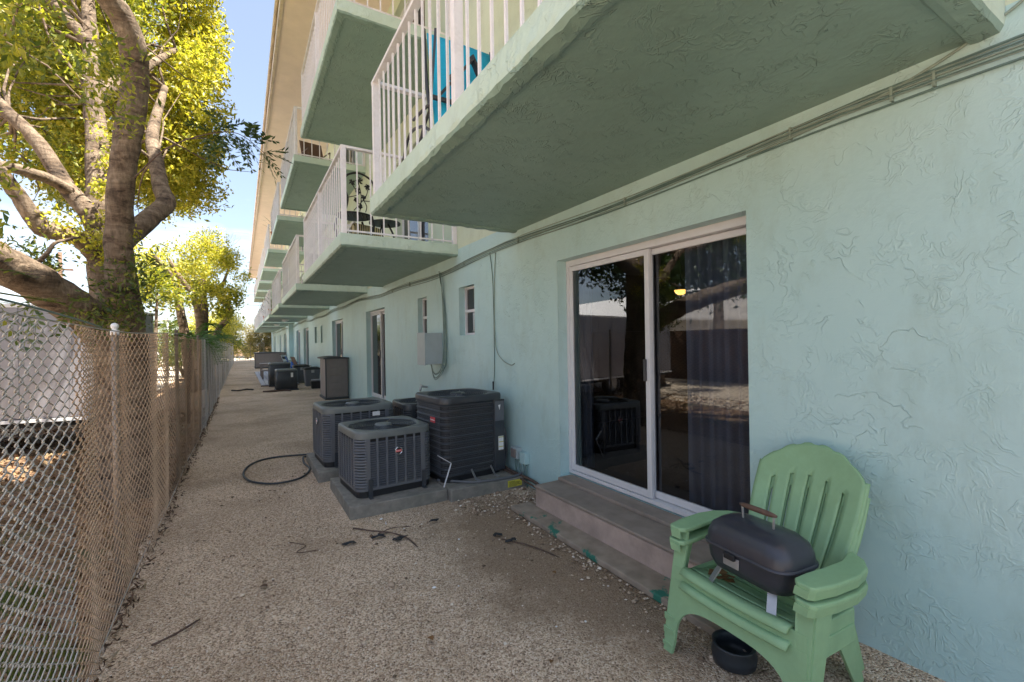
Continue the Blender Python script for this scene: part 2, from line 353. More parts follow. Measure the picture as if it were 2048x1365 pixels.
def arr_mesh(name, V, F, mat, parent=None, smooth=False):
    """V (n,3) F (m,k)"""
    me = bpy.data.meshes.new(name); k = F.shape[1]
    me.vertices.add(len(V)); me.vertices.foreach_set('co', V.astype(np.float32).ravel())
    me.loops.add(F.size); me.loops.foreach_set('vertex_index', F.astype(np.int32).ravel())
    me.polygons.add(len(F)); me.polygons.foreach_set('loop_start', np.arange(0, F.size, k, dtype=np.int32)); me.polygons.foreach_set('loop_total', np.full(len(F), k, dtype=np.int32))
    if smooth: me.polygons.foreach_set('use_smooth', np.ones(len(F), dtype=bool))
    me.update(calc_edges=True); me.materials.append(mat)
    o = bpy.data.objects.new(name, me); COL.objects.link(o)
    if parent: o.parent = parent
    return o
def catmull(pts, n=5):
    pts = [Vector(p) for p in pts]; out = []
    for i in range(len(pts)-1):
        p0, p1, p2, p3 = pts[max(i-1, 0)], pts[i], pts[i+1], pts[min(i+2, len(pts)-1)]
        for k in range(n):
            t = k/n; out.append(.5*((2*p1)+(-p0+p2)*t+(2*p0-5*p1+4*p2-p3)*t*t+(-p0+3*p1-3*p2+p3)*t**3))
    out.append(pts[-1]); return out
def interp(vals, n):
    out = []
    for i in range(len(vals)-1):
        for k in range(n): out.append(vals[i]+(vals[i+1]-vals[i])*k/n)
    return out+[vals[-1]]
def leaf_quads(C, size, rngl, aspect=.42, updir=.0):
    """diamond leaf (folded, 2 tris) for each centre"""
    n = len(C); d = rngl.normal(size=(n, 3)); d[:, 2] -= updir; d /= np.linalg.norm(d, axis=1)[:, None]
    s = np.cross(d, rngl.normal(size=(n, 3))); s /= np.linalg.norm(s, axis=1)[:, None]
    L = (size*rngl.uniform(.6, 1.3, n))[:, None]
    up = np.cross(d, s)*L*.12
    V = np.stack([C-d*L*.5, C+s*L*aspect*.5+up, C+d*L*.5, C-s*L*aspect*.5+up], 1).reshape(-1, 3)
    i = np.arange(n)*4
    F = np.concatenate([np.stack([i, i+1, i+2], 1), np.stack([i, i+2, i+3], 1)])
    return V, F
def blobs(centres, radii, npts, rngl, shell=.55, sprig=9, spread=.12):
    """leaf positions gathered into sprigs inside a set of ellipsoids"""
    centres = np.array(centres, float); radii = np.array(radii, float)
    if radii.ndim == 1: radii = np.stack([radii]*3, 1)
    w = radii.prod(1)**(2/3); w /= w.sum(); ns = npts//sprig
    idx = rngl.choice(len(centres), ns, p=w); d = rngl.normal(size=(ns, 3)); d /= np.linalg.norm(d, axis=1)[:, None]
    rr = (shell+(1-shell)*rngl.random(ns))**.8
    rr *= 1+.22*np.sin(d[:, 0]*5+idx)*np.cos(d[:, 2]*6+idx*2)
    c = centres[idx]+d*radii[idx]*rr[:, None]
    c = np.repeat(c, sprig, 0)+rngl.normal(size=(ns*sprig, 3))*spread
    return c

# ================================================================== GROUND
g = MB(); nx = 24
g.add([(-400, -400, -.03), (400, -400, -.03), (400, 700, -.03), (-400, 700, -.03)], [(0, 1, 2, 3)])
tag(g.build('ground', M['soil']), kind='structure')
g = MB(); ys = np.linspace(-4, 52, 113); xs = np.linspace(-.66, 2.66, 15)
vv = [(x+(.03*sin(y*2.3)+.02*sin(y*5.1) if i == 0 else 0), y, .004*sin(x*3+y*1.7)+.004*sin(y*4.1+x)+(max(0, x-2.1)*.10*max(0, min(1, 1.7-y)) if y < 2 else 0)) for y in ys for i, x in enumerate(xs)]
ff = [(j*15+i, j*15+i+1, (j+1)*15+i+1, (j+1)*15+i) for j in range(112) for i in range(14)]
g.add(vv, ff); tag(g.build('gravel_path', M['gravel'], smooth=True), kind='structure')
g = MB(); g.add([(-14, 52, -.012), (60, 52, -.012), (60, 64, -.012), (-14, 64, -.012)], [(0, 1, 2, 3)])
g.add([(-60, -30, -.02), (-3.6, -30, -.02), (-3.3, 3, -.02), (-3.9, 8, -.02), (-3.4, 14, -.02), (-2.6, 19, -.02), (-2.6, 44, -.02), (-60, 44, -.02)], [(0, 1, 2, 3, 4, 5, 6, 7)])
tag(g.build('sandy_lot', M['sand']), kind='structure')
g = MB(); g.add([(-200, 66, -.008), (200, 66, -.008), (200, 76, -.008), (-200, 76, -.008)], [(0, 1, 2, 3)])
tag(g.build('street', M['asphalt']), kind='structure')
# loose stones on the near path (nobody could count them)
n_ = 42000
P = np.zeros((n_, 3)); t_ = rng.random(n_)**1.5
P[:, 1] = .6+t_*7.5; P[:, 0] = rng.uniform(-.55, 2.55, n_)
keep = ~((P[:, 0] > 2.08) & (P[:, 1] > 1.2) & (P[:, 1] < 3.56)) & ~((P[:, 0] > .72) & (P[:, 1] > 4.1) & (P[:, 1] < 6.6))
P = P[keep]
P = P[~((((P[:, 0]-2.0)/.8)**2+((P[:, 1]-2.7)/1.5)**2 < 1) & (rng.random(len(P)) < .72))]; n_ = len(P)
xb = np.concatenate([np.stack([rng.uniform(1.75, 2.5, 420), rng.uniform(3.62, 4.08, 420), np.zeros(420)], 1), np.stack([rng.uniform(-.5, 2.1, 260), rng.uniform(1.0, 6.5, 260), np.zeros(260)], 1), np.stack([2.08-rng.gamma(1.2, .05, 240), rng.uniform(1.2, 3.6, 240), np.zeros(240)], 1)])
xb = xb[~((xb[:, 0] > .75) & (xb[:, 1] > 4.1))]
P = np.concatenate([P, xb]); n_ = len(P)
oc = np.array([(1, 0, 0), (-1, 0, 0), (0, 1, 0), (0, -1, 0), (0, 0, 1), (0, 0, -1)], float)
of = np.array([(0, 2, 4), (2, 1, 4), (1, 3, 4), (3, 0, 4), (2, 0, 5), (1, 2, 5), (3, 1, 5), (0, 3, 5)])
sz = rng.gamma(2.4, .0009, n_)+.0018; sz[-len(xb):] = rng.gamma(3, .0022, len(xb))+.004
sc = sz[:, None, None]*rng.uniform(.6, 1.4, (n_, 6, 1))*np.array([1, 1, .6])
ang = rng.uniform(0, 2*pi, n_); ca, sa = np.cos(ang), np.sin(ang)
V = oc[None]*sc; Vx = V[:, :, 0]*ca[:, None]-V[:, :, 1]*sa[:, None]; Vy = V[:, :, 0]*sa[:, None]+V[:, :, 1]*ca[:, None]
V = np.stack([Vx+P[:, 0:1], Vy+P[:, 1:2], V[:, :, 2]+sz[:, None]*.35+.004], 2).reshape(-1, 3)
F = (of[None]+(np.arange(n_)*6)[:, None, None]).reshape(-1, 3)
m, nn, b = newmat('gravel_chip'); gg = N(nn, 'ShaderNodeNewGeometry')
r = ramp(nn, gg.outputs['Random Per Island'], [(0, (.12, .08, .05)), (.3, (.30, .215, .15)), (.7, (.55, .43, .32)), (.93, (.70, .58, .46)), (1, (.84, .78, .70))]); nn.links.new(r.outputs[0], b.inputs['Base Color']); b.inputs['Roughness'].default_value = .85
tag(arr_mesh('gravel', V, F, m), kind='stuff')
# leaf litter + grass behind the fence
n_ = 9000; C = np.stack([rng.uniform(-5, -.66, n_), rng.uniform(.8, 14, n_), rng.uniform(-.025, .0, n_)], 1)
V, F = leaf_quads(C, .07, rng, .5); V[:, 2] = np.clip(V[:, 2], -.028, .03)
tag(arr_mesh('leaf_litter', V, F, leafmat('litter_leaf', [(0, (.10, .055, .03)), (.5, (.25, .14, .07)), (.9, (.38, .25, .13)), (1, (.50, .42, .32))], (1, 1, 1), .1)), kind='stuff')
n_ = 9000; cx = rng.normal(size=(40, 2))*.25+np.stack([rng.uniform(-3, -.9, 40), rng.uniform(.9, 5, 40)], 1)
C2 = cx[rng.integers(0, 40, n_)]+rng.normal(size=(n_, 2))*.13; C2 = C2[C2[:, 0] < -.68]; n_ = len(C2)
h = rng.uniform(.03, .09, n_); dx = rng.normal(size=(n_, 2))*.025
V = np.stack([np.stack([C2[:, 0]-.003, C2[:, 1], np.full(n_, -.03)], 1), np.stack([C2[:, 0]+.003, C2[:, 1]+.002, np.full(n_, -.03)], 1), np.stack([C2[:, 0]+dx[:, 0], C2[:, 1]+dx[:, 1], h-.03], 1)], 1).reshape(-1, 3)
tag(arr_mesh('grass', V, np.arange(n_*3).reshape(-1, 3), M['leafgreen']), kind='stuff')

# ================================================================== BUILDING
WX = 2.608
bld = empty('apartment_building', (0, 0, 0), 0, 'long three-storey mint stucco apartment building with two rows of balconies', 'building')
DOORS1 = [(1.62, 3.519), (9.63, 11.3), (14.25, 16.1), (22.3, 24.2), (25.8, 27.6), (34, 36), (38.5, 40.5), (45.3, 47.2)]
WINS1 = [(5.324, 5.806, 1.64, 2.30), (7.09, 7.53, 1.64, 2.30), (18.2, 18.65, 1.6, 2.25), (19.7, 20.3, 1.6, 2.25), (30, 30.5, 1.6, 2.25), (31.6, 32.2, 1.6, 2.25), (42, 42.5, 1.6, 2.25)]
def facade(name, z0, z1, ops, mat, y0=-3.5, y1=51.6, dep=.14):
    b = MB(); ops = sorted(ops); y = y0
    q = lambda a, c, d, e: b.add([(WX, a, d), (WX, a, e), (WX, c, e), (WX, c, d)], [(0, 1, 2, 3)])
    for (a, c, d, e) in ops:
        q(y, a, z0, z1)
        if d > z0: q(a, c, z0, d)
        q(a, c, e, z1); x = WX+dep
        b.add([(WX, a, d), (x, a, d), (x, a, e), (WX, a, e)], [(0, 1, 2, 3)]); b.add([(WX, c, d), (WX, c, e), (x, c, e), (x, c, d)], [(0, 1, 2, 3)])
        b.add([(WX, a, e), (x, a, e), (x, c, e), (WX, c, e)], [(0, 1, 2, 3)])
        b.add([(WX, a, d), (WX, c, d), (x, c, d), (x, a, d)], [(0, 1, 2, 3)]); y = c
    q(y, y1, z0, z1)
    return b.build(name, mat, bld)
ZD = .26
ops1 = [(a, c, ZD, 2.31) for a, c in DOORS1]+WINS1
facade('wall', -.1, 2.84, ops1, M['mint'])
BAL = [(.537, 4.344), (5.813, 9.785), (11.1, 15.2), (16.58, 20.7), (22.6, 26.7), (28.4, 32.5), (34.1, 38.2), (39.8, 43.9), (45.4, 49.5)]
def updoor(b): a, c = b; return (a+1.15, c-1.1)
ops2 = [(*updoor(b), 2.93, 4.98) for b in BAL]; ops3 = [(*updoor(b), 5.79, 7.85) for b in BAL]
facade('wall', 2.84, 5.69, ops2, M['mint_bounce']); facade('wall', 5.69, 8.2, ops3, M['mint_bounce'])
bb = MB()
bb.add([(WX, -3.5, -.1), (12.6, -3.5, -.1), (12.6, -3.5, 8.2), (WX, -3.5, 8.2)], [(0, 1, 2, 3)]); bb.add([(WX, 51.6, -.1), (WX, 51.6, 8.2), (12.6, 51.6, 8.2), (12.6, 51.6, -.1)], [(0, 1, 2, 3)])
bb.add([(12.6, -3.5, -.1), (12.6, 51.6, -.1), (12.6, 51.6, 8.2), (12.6, -3.5, 8.2)], [(0, 1, 2, 3)])
bb.build('wall', M['mint'], bld)
b = MB(); b.box(.80, 14.4, -4.5, 52.2, 8.203, 8.26); b.build('eave_soffit', M['soffit'], bld)
b = MB(); b.box(.735, .797, -4.5, 52.2, 8.17, 8.40); b.build('fascia', M['fascia'], bld)
b = MB(); b.tube([(.70, -4.5, 8.40), (.70, 52.2, 8.40)], .035, 8); b.build('gutter', M['fascia'], bld, True)
b = MB(); b.add([(.70, -4.6, 8.43), (.70, 52.3, 8.43), (7.5, 52.3, 9.4), (7.5, -4.6, 9.4), (14.5, -4.6, 8.43), (14.5, 52.3, 8.43)], [(0, 1, 2, 3), (3, 2, 5, 4)])
b.build('roof', M['roof'], bld)
# ground floor doors
def sliding_door(a, c, z0, z1, room=False, x=WX+.105, flip=False):
    """frame + two leaves"""
    d = empty('sliding_door', (0, 0, 0)); d.parent = bld; t = .045
    f = MB(); f.box(x, x+.10, a, a+.03, z0, z1).box(x, x+.10, c-.03, c, z0, z1).box(x, x+.10, a+.03, c-.03, z1-.055, z1).box(x, x+.10, a+.03, c-.03, z0, z0+.03)
    f.build('door_frame', M['alu'], d, bevel=.003)
    mid = a+(c-a)*.475
    for k, (p, q, xx) in enumerate(((mid-.03, c-.03, x+.012), (a+.03, mid+.025, x+.055))):
        l = MB(); zb, zt = z0+.035, z1-.058
        l.box(xx, xx+.03, p, p+t, zb, zt).box(xx, xx+.03, q-t, q, zb, zt).box(xx+.001, xx+.029, p+t, q-t, zt-t, zt).box(xx+.001, xx+.029, p+t, q-t, zb, zb+t+.01)
        l.build('door_leaf', M['alu'] , d, bevel=.003)
        gg = MB(); gg.add([(xx+.015, p+t, zb+t), (xx+.015, q-t, zb+t), (xx+.015, q-t, zt-t), (xx+.015, p+t, zt-t)], [(0, 3, 2, 1)])
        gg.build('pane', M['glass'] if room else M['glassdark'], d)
    h = MB(); h.box(x-.012, x+.012, mid+.0, mid+.018, z0+.95, z0+1.12); h.build('handle', M['darkframe'], d, bevel=.003)
    return d
for i, (a, c) in enumerate(DOORS1): sliding_door(a, c, ZD+.01, 2.31, room=(i == 0))
for (a, c, z0, z1) in ops2+ops3: sliding_door(a, c, z0, z1)
# windows: single hung
for i, (a, c, z0, z1) in enumerate(WINS1):
    w = empty('window', (0, 0, 0)); w.parent = bld; x = WX+.085; zm = (z0+z1)/2
    f = MB(); t = .03
    f.box(x, x+.05, a, a+t, z0, z1).box(x, x+.05, c-t, c, z0, z1).box(x, x+.05, a+t, c-t, z1-t, z1).box(x, x+.05, a+t, c-t, z0, z0+t).box(x-.008, x+.04, a+t, c-t, zm-.02, zm+.02)
    f.box(x-.006, x+.03, a+t, a+t+.018, z0+t, zm-.02).box(x-.006, x+.03, c-t-.018, c-t, z0+t, zm-.02)
    f.build('window_frame', M['alu'] if i not in (2, 3) else M['steelbox'], w, bevel=.002)
    p = MB(); p.add([(x+.02, a+t, z0+t), (x+.02, a+t, zm), (x+.02, c-t, zm), (x+.02, c-t, z0+t)], [(0, 3, 2, 1)]); p.build('pane', M['glassdark'], w)
    p = MB(); p.add([(x+.03, a+t, zm), (x+.03, a+t, z1-t), (x+.03, c-t, z1-t), (x+.03, c-t, zm)], [(0, 3, 2, 1)]); p.build('pane', M['glassdark'], w)
# room behind the near door
room = empty('room', (0, 0, 0)); room.parent = bld
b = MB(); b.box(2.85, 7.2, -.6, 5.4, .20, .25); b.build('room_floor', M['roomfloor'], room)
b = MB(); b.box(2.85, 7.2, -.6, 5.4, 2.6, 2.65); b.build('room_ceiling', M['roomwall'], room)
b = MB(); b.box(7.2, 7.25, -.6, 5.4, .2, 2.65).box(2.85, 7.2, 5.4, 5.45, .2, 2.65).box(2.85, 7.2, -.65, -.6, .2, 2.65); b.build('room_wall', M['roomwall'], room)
def curtain(y0, y1, x=2.92):
    c = MB(); ny = 90; vs = []
    for z in (.30, 1.2, 2.5):
        for i in range(ny+1):
            y = y0+(y1-y0)*i/ny; vs.append((x+.035*sin(i*.55+.3*sin(z*2))+.012*sin(i*1.3), y, z))
    c.add(vs, [(j*(ny+1)+i, j*(ny+1)+i+1, (j+1)*(ny+1)+i+1, (j+1)*(ny+1)+i) for j in range(2) for i in range(ny)])
    c.build('curtain', M['curt'], room, True)
curtain(1.45, 2.28); curtain(3.42, 3.75)
lp = empty('ceiling_lamp', (4.55, 3.66, 2.13), 0, 'small round lamp glowing orange inside the room behind the glass door', 'lamp')
b = MB(); rg = []
for k in range(7):
    a = R(90*k/6); rg.append([(sin(a)*.075*cos(t), sin(a)*.075*sin(t), -cos(a)*.06) for t in np.linspace(0, 2*pi, 17)[:-1]])
b.loft(rg); b.build('lamp_shade', M['lamp'], lp, True)
b = MB(); b.tube([(0, 0, .0), (0, 0, .47)], .008, 6); b.tube([(0, 0, 0), (0, 0, .02)], .08, 16); b.build('lamp_stem', M['darkframe'], lp)
# a table inside
tb = empty('dining_table', (5.2, 2.5, .25), 0, 'dark table inside the room, barely seen through the glass door', 'table')
b = MB(); b.box(-.5, .5, -.6, .6, .70, .74); b.build('table_top', M['brownfurn'], tb)
for sx in (-.45, .45):
    for sy in (-.55, .55): b = MB(); b.box(sx-.03, sx+.03, sy-.03, sy+.03, 0, .70); b.build('leg', M['brownfurn'], tb)
# ------------------------------------------------------------------ balconies
XO = 1.054
bal_mesh = {}
bar = MB(); bar.box(-.0075, .0075, -.0075, .0075, 0, 1.02); barM = None
postm = MB(); postm.box(-.028, .028, -.028, .028, 0, 1.06)
post_me = None; bar_me = None
def member(name, me, parent, loc):
    o = bpy.data.objects.new(name, me); COL.objects.link(o); o.parent = parent; o.location = loc; return o
_t = postm.build('tmp', M['rail']); post_me = _t.data; bpy.data.objects.remove(_t); post_me.name = 'post'
_t = bar.build('tmp', M['rail']); bar_me = _t.data; bpy.data.objects.remove(_t); bar_me.name = 'baluster'
def balcony(lv, i, y0, y1):
    zb = 2.739 if lv == 0 else 5.602; zt = zb+.166
    # slab: rough moulded edge, inset soffit with a drip groove
    def slab_mesh(fine):
        st = .05 if fine else .5
        b = MB(); path = []
        def seg(p, q):
            n = max(1, int((Vector(q)-Vector(p)).length/st)); return [(p[0]+(q[0]-p[0])*k/n, p[1]+(q[1]-p[1])*k/n) for k in range(n)]
        loop = seg((WX-.001, y0), (XO, y0))+seg((XO, y0), (XO, y1))+seg((XO, y1), (WX-.001, y1))+[(WX-.001, y1)]
        prof = [(0, zt), (0, zt-.05), (0, zt-.11), (.004, zb+.028), (.016, zb+.006), (.075, zb), (.10, zb+.004), (.112, zb+.016), (.135, zb+.018)]
        cx, cy = WX, (y0+y1)/2; rings = []
        for k, (off, z) in enumerate(prof):
            r = []
            for (x, y) in loop:
                xx = min(WX-.001, max(x, XO+off)) ; yy = min(max(y, y0+off), y1-off)
                if fine and x < WX-.01 and 1 <= k <= 7:
                    a = (.0035 if k < 4 else .007)*(.3 if y < 1.3 else 1)
                    xx += random.uniform(-a, a); yy += random.uniform(-a, a); zz = z+random.uniform(-a, a)*.7
                else: zz = z
                r.append((xx, yy, zz))
            rings.append(r)
        b.loft(rings, False, False, closed=False)
        ne = len(b.f)
        # tag faces: first 3 bands edge paint, the rest soffit paint
        per = len(loop)-1
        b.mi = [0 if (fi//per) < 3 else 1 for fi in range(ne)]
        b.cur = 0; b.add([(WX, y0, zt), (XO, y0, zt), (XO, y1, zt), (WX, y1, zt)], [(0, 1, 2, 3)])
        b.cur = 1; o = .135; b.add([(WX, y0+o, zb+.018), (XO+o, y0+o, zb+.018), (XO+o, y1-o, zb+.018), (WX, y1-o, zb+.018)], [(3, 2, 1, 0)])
        return b
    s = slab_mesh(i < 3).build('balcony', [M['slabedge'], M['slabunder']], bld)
    fixn(s)
    indiv = (lv == 0 and i in (0, 1, 2)) or (lv == 1 and i == 1)
    px = XO+.055; ya, yb = y0+.055, y1-.055; ym = ya+(yb-ya)*.50
    posts = [(px, ya), (px, ym), (px, yb), (WX-.03, ya), (WX-.03, yb)]
    bars = []
    for (a, c) in ((ya, ym), (ym, yb)):
        n = 12
        bars += [(px, a+(c-a)*k/(n+1), 0) for k in range(1, n+1)]
    for yy in (ya, yb):
        n = 8; bars += [(px+(WX-.03-px)*k/(n+1), yy, 0) for k in range(1, n+1)]
    if indiv:
        for (x, y) in posts[:3]+posts[3:]: member('post', post_me, s, (x, y, zt))
        for (x, y, z) in bars: member('baluster', bar_me, s, (x, y, zt+.02))
    else:
        b = MB()
        for (x, y, z) in bars: b.box(x-.0085, x+.0085, y-.0085, y+.0085, zt+.02, zt+1.03)
        o = b.build('balusters', M['rail'], s); o['kind'] = 'stuff'
        for (x, y) in posts: member('post', post_me, s, (x, y, zt))
    b = MB(); z = zt+1.06
    b.box(px-.032, px+.032, ya-.032, yb+.032, z, z+.028).box(px+.032, WX-.002, ya-.03, ya+.03, z, z+.028).box(px+.032, WX-.002, yb-.03, yb+.03, z, z+.028)
    b.build('top_rail', M['rail'], s)
    b = MB(); z = zt+.035
    b.box(px-.012, px+.012, ya+.03, yb-.03, z, z+.02).box(px+.03, WX-.06, ya-.012, ya+.012, z, z+.02).box(px+.03, WX-.06, yb-.012, yb+.012, z, z+.02)
    b.build('bottom_rail', M['rail'], s)
    return s
for lv in (0, 1):
    for i, (a, c) in enumerate(BAL): balcony(lv, i, a, c)
# small round lights below far balconies
for k, (y) in enumerate((24.6, 30.5)):
    o = empty('ceiling_light', (1.85, y, 2.757), 0, ['white round light under the fifth balcony slab', 'white round light under the sixth balcony slab'][k], 'light')
    b = MB(); b.loft([[(cos(t)*r, sin(t)*r, z) for t in np.linspace(0, 2*pi, 17)[:-1]] for r, z in ((.15, 0), (.15, -.03), (.12, -.07), (.04, -.09))]); b.build('lamp_shade', M['white'], o, True)
    b = MB(); b.tube([(0, 0, -.012), (0, 0, 0)], .165, 16); b.build('base', M['alu'], o)

# ------------------------------------------------------------------ step and slab at the door
st = empty('door_step', (2.6, 2.5, 0), 0, 'pinkish painted concrete step below the big sliding door', 'step')
b = MB(); b.box(-.31, -.002, -1.15, .98, .0, .205); o = b.build('riser', M['step'], st, bevel=.012)
b = MB(); b.box(-.318, .0, -1.155, .985, .208, .232); b.build('tread', M['steptop'], st, bevel=.008)
b = MB(); b.box(-.055, .112, -.985, .975, .232, .262); b.build('threshold', M['steptop'], st, bevel=.006)
# worn slab with patches of old green paint
m, nn, b_ = newmat('slab_old_green_paint'); t = N(nn, 'ShaderNodeTexCoord'); z = N(nn, 'ShaderNodeTexNoise', Scale=5.5, Detail=6.0, Roughness=.65); z2 = N(nn, 'ShaderNodeTexNoise', Scale=9.0, Detail=6.0)
nn.links.new(t.outputs['Object'], z.inputs['Vector']); nn.links.new(t.outputs['Object'], z2.inputs['Vector'])
c0 = ramp(nn, z2.outputs['Fac'], [(.3, (.23, .185, .145)), (.7, (.36, .295, .235))]); fc = ramp(nn, z.outputs['Fac'], [(.58, (0, 0, 0)), (.62, (1, 1, 1))])
nn.links.new(mixc(nn, fc.outputs[0], c0.outputs[0], (.03, .17, .12)), b_.inputs['Base Color']); b_.inputs['Roughness'].default_value = .8; bump(nn, b_, z2.outputs['Fac'], .004)
b = MB(); b.prism([(2.10, 3.60), (2.295, 3.60), (2.295, 1.3), (2.07, 1.3), (2.085, 2.2)], 'z', .0, .045)
tag(fixn(b.build('ground_slab', m, bevel=.01)), 'low worn concrete slab with green paint patches in front of the step', 'slab')

# ------------------------------------------------------------------ cables on the wall
cb = empty('cable_bundle', (0, 0, 0), 0, 'bundle of thin painted cables running along the wall under the balconies', 'cables')
def wall_z(y): return 2.615+.035*sin(y*.55+.4)+.02*sin(y*1.7)
for k in range(7):
    ph = random.uniform(0, 6); am = random.uniform(.003, .010); dz = (k-3)*.0125; ys_ = np.arange(-1.0, 50, .35 if k < 5 else .5)
    b = MB(); b.tube([(WX-.012-.004*(k % 3), y, wall_z(y)+dz+am*sin(y*(.9+.13*k)+ph)+(-.03*abs(sin(y*.62+k)) if k == 6 else 0)) for y in ys_], .0035 if k % 3 else .0052, 6)
    b.build('cable', M['cable'] if k % 2 else M['cabled'], cb, True)
for y in (.75, .9, 1.35, 2.6, 4.2, 5.6, 7.9, 9.0):
    b = MB(); zc = wall_z(y)
    b.box(WX-.022, WX, y-.005, y+.005, zc-.035, zc+.030); b.build('clip', M['cable'], cb)
# extra loose loop near top right and drops
b = MB(); b.tube(catmull([(WX-.012, -.3, 3.2), (WX-.012, .3, 3.0), (WX-.012, .5, 2.82), (WX-.012, .9, 2.68), (WX-.012, 1.6, 2.62)], 6), .006, 6); b.build('cable', M['cable'], cb, True)
dr = empty('drop_cable', (0, 0, 0), 0, 'thin double cable hanging down the wall behind the dark condenser', 'cable')
b = MB(); b.tube(catmull([(WX-.01, 4.86, 2.62), (WX-.01, 4.80, 2.3), (WX-.01, 4.785, 1.7), (WX-.01, 4.79, 1.2), (WX-.03, 4.79, .97)], 6), .005, 6)
b.build('cable', M['cabled'], dr, True)
b = MB(); b.tube(catmull([(WX-.01, 4.72, 2.60), (WX-.01, 4.76, 2.2), (WX-.01, 4.77, 1.7), (WX-.012, 4.73, 1.45), (WX-.012, 4.58, 1.33), (WX-.012, 4.40, 1.28), (WX-.005, 4.33, 1.30)], 6), .005, 6)
b.build('cable', M['cable'], dr, True)
b = MB(); b.tube([(WX-.03, 4.79, 1.07), (WX-.03, 4.79, .97)], .010, 8); b.build('plug', M['black'], dr, True)
# grey box with cable fall
jb = empty('utility_box', (0, 0, 0), 0, 'light grey metal utility box on the wall beside the narrow window', 'box')
b = MB(); b.box(2.335, WX-.002, 6.43, 6.75, 1.22, 1.69); b.build('body', M['steelbox'], jb, bevel=.006)
b = MB(); b.box(2.322, 2.335, 6.42, 6.76, 1.21, 1.70); b.build('cover', M['steelbox'], jb, bevel=.004)
bc = empty('box_cables', (0, 0, 0), 0, 'fan of thin cables dropping from the bundle and looping under the grey box', 'cables')
for k in range(9):
    o1 = k*.018; lo = random.uniform(0, .1)
    b = MB(); b.tube(catmull([(WX-.02, 6.50-o1*.2, 2.62), (WX-.02-.004*k, 6.42-o1*.3, 2.5), (WX-.02, 6.36-o1*.6, 2.0), (WX-.03, 6.33-o1*.8, 1.5), (WX-.05, 6.36-o1, 1.20-lo*.4), (WX-.08, 6.46, 1.10-lo), (WX-.1, 6.56, 1.11-lo), (WX-.12, 6.60+o1*.3, 1.225)], 5), .0042, 5)
    b.build('cable', M['cabled'] if k % 3 else M['cable'], bc, True)
# valve / outlet boxes near the pad
vb = empty('valve_box', (0, 0, 0), 0, 'small weathered outlet boxes with thin pipes low on the wall near the step', 'outlet')
b = MB(); b.box(WX-.07, WX-.002, 4.20, 4.33, .27, .39); b.build('body', M['steelbox'], vb, bevel=.006)
b = MB(); b.box(WX-.06, WX-.002, 4.06, 4.17, .24, .36); b.build('body', M['mint'], vb, bevel=.006)
b = MB(); b.box(WX-.085, WX-.07, 4.22, 4.31, .285, .375); b.build('cover', M['shed'], vb, bevel=.003)
for k, y in enumerate((4.08, 4.14, 4.22, 4.30)):
    b = MB(); b.tube([(WX-.03, y, .27), (WX-.03, y-.01, .12), (WX-.035, y-.02, .0)], .008, 6); b.build('pipe', M['cabled'], vb, True)
pp = MB(); pp.tube(catmull([(2.55, 5.3, .16), (2.54, 4.7, .15), (2.52, 4.3, .13), (2.57, 3.95, .10), (2.58, 3.62, .04)], 5), .016, 8)
pp.tube(catmull([(2.50, 5.2, .14), (2.50, 4.7, .13), (2.48, 4.35, .13), (2.55, 3.9, .06), (2.56, 3.66, .02)], 5), .010, 8)
tag(pp.build('wall_pipe', M['twig'], smooth=True), 'dark refrigerant pipes running over the pad end along the wall foot', 'pipe')

# ================================================================== CONDENSERS
def fan_top(p, hx, hy, z, mat, grille=True):
    rr = min(hx, hy)*.90; seg = 40
    outer = []; inner = []
    b = MB()
    rect = []
    for a_ in np.linspace(0, 2*pi, 73)[:-1]:
        q_ = ((abs(cos(a_))/hx)**9+(abs(sin(a_))/hy)**9)**(-1/9); rect.append((cos(a_)*q_, sin(a_)*q_, 0))
    def ring(sc, zz): return [(x*sc, y*sc, zz) for x, y, _ in rect]
    circ = lambda r, zz: [(cos(math.atan2(y, x))*r, sin(math.atan2(y, x))*r, zz) for x, y, _ in rect]
    b.loft([ring(1, z-.07), ring(1.0, z-.022), ring(.99, z-.008), ring(.968, z), circ(rr*1.03, z-.003), circ(rr, z-.012), circ(rr*.98, z-.09)], False, False)
    o = b.build('top_cover', mat, p, True)
    b = MB()
    for q in np.linspace(.25, .96, 11):
        b.tube([(cos(a)*rr*q, sin(a)*rr*q, z-.012) for a in np.linspace(0, 2*pi, 41)[:-1]], .0022, 4, closed=True)
    for k in range(8):
        a = k*pi/4+.2; b.tube([(cos(a)*rr*.2, sin(a)*rr*.2, z-.010), (cos(a)*rr, sin(a)*rr, z-.010)], .0028, 4)
    b.build('fan_guard', M['acdark'], p)
    b = MB(); b.loft([[(cos(t)*r, sin(t)*r, zz) for t in np.linspace(0, 2*pi, 25)[:-1]] for r, zz in ((.09, z-.13), (.09, z-.015), (.075, z+.002), (.02, z+.004))]); b.build('fan_motor', mat, p, True)
    b = MB()
    for k in range(4):
        a = k*pi/2+.5; rot = Matrix.Rotation(a, 3, 'Z') @ Matrix.Rotation(R(22), 3, 'X'); b.obox((cos(a)*rr*.55, sin(a)*rr*.55, z-.14), (rr*.8, .15, .006), rot)
    b.build('fan_blades', M['black'], p)
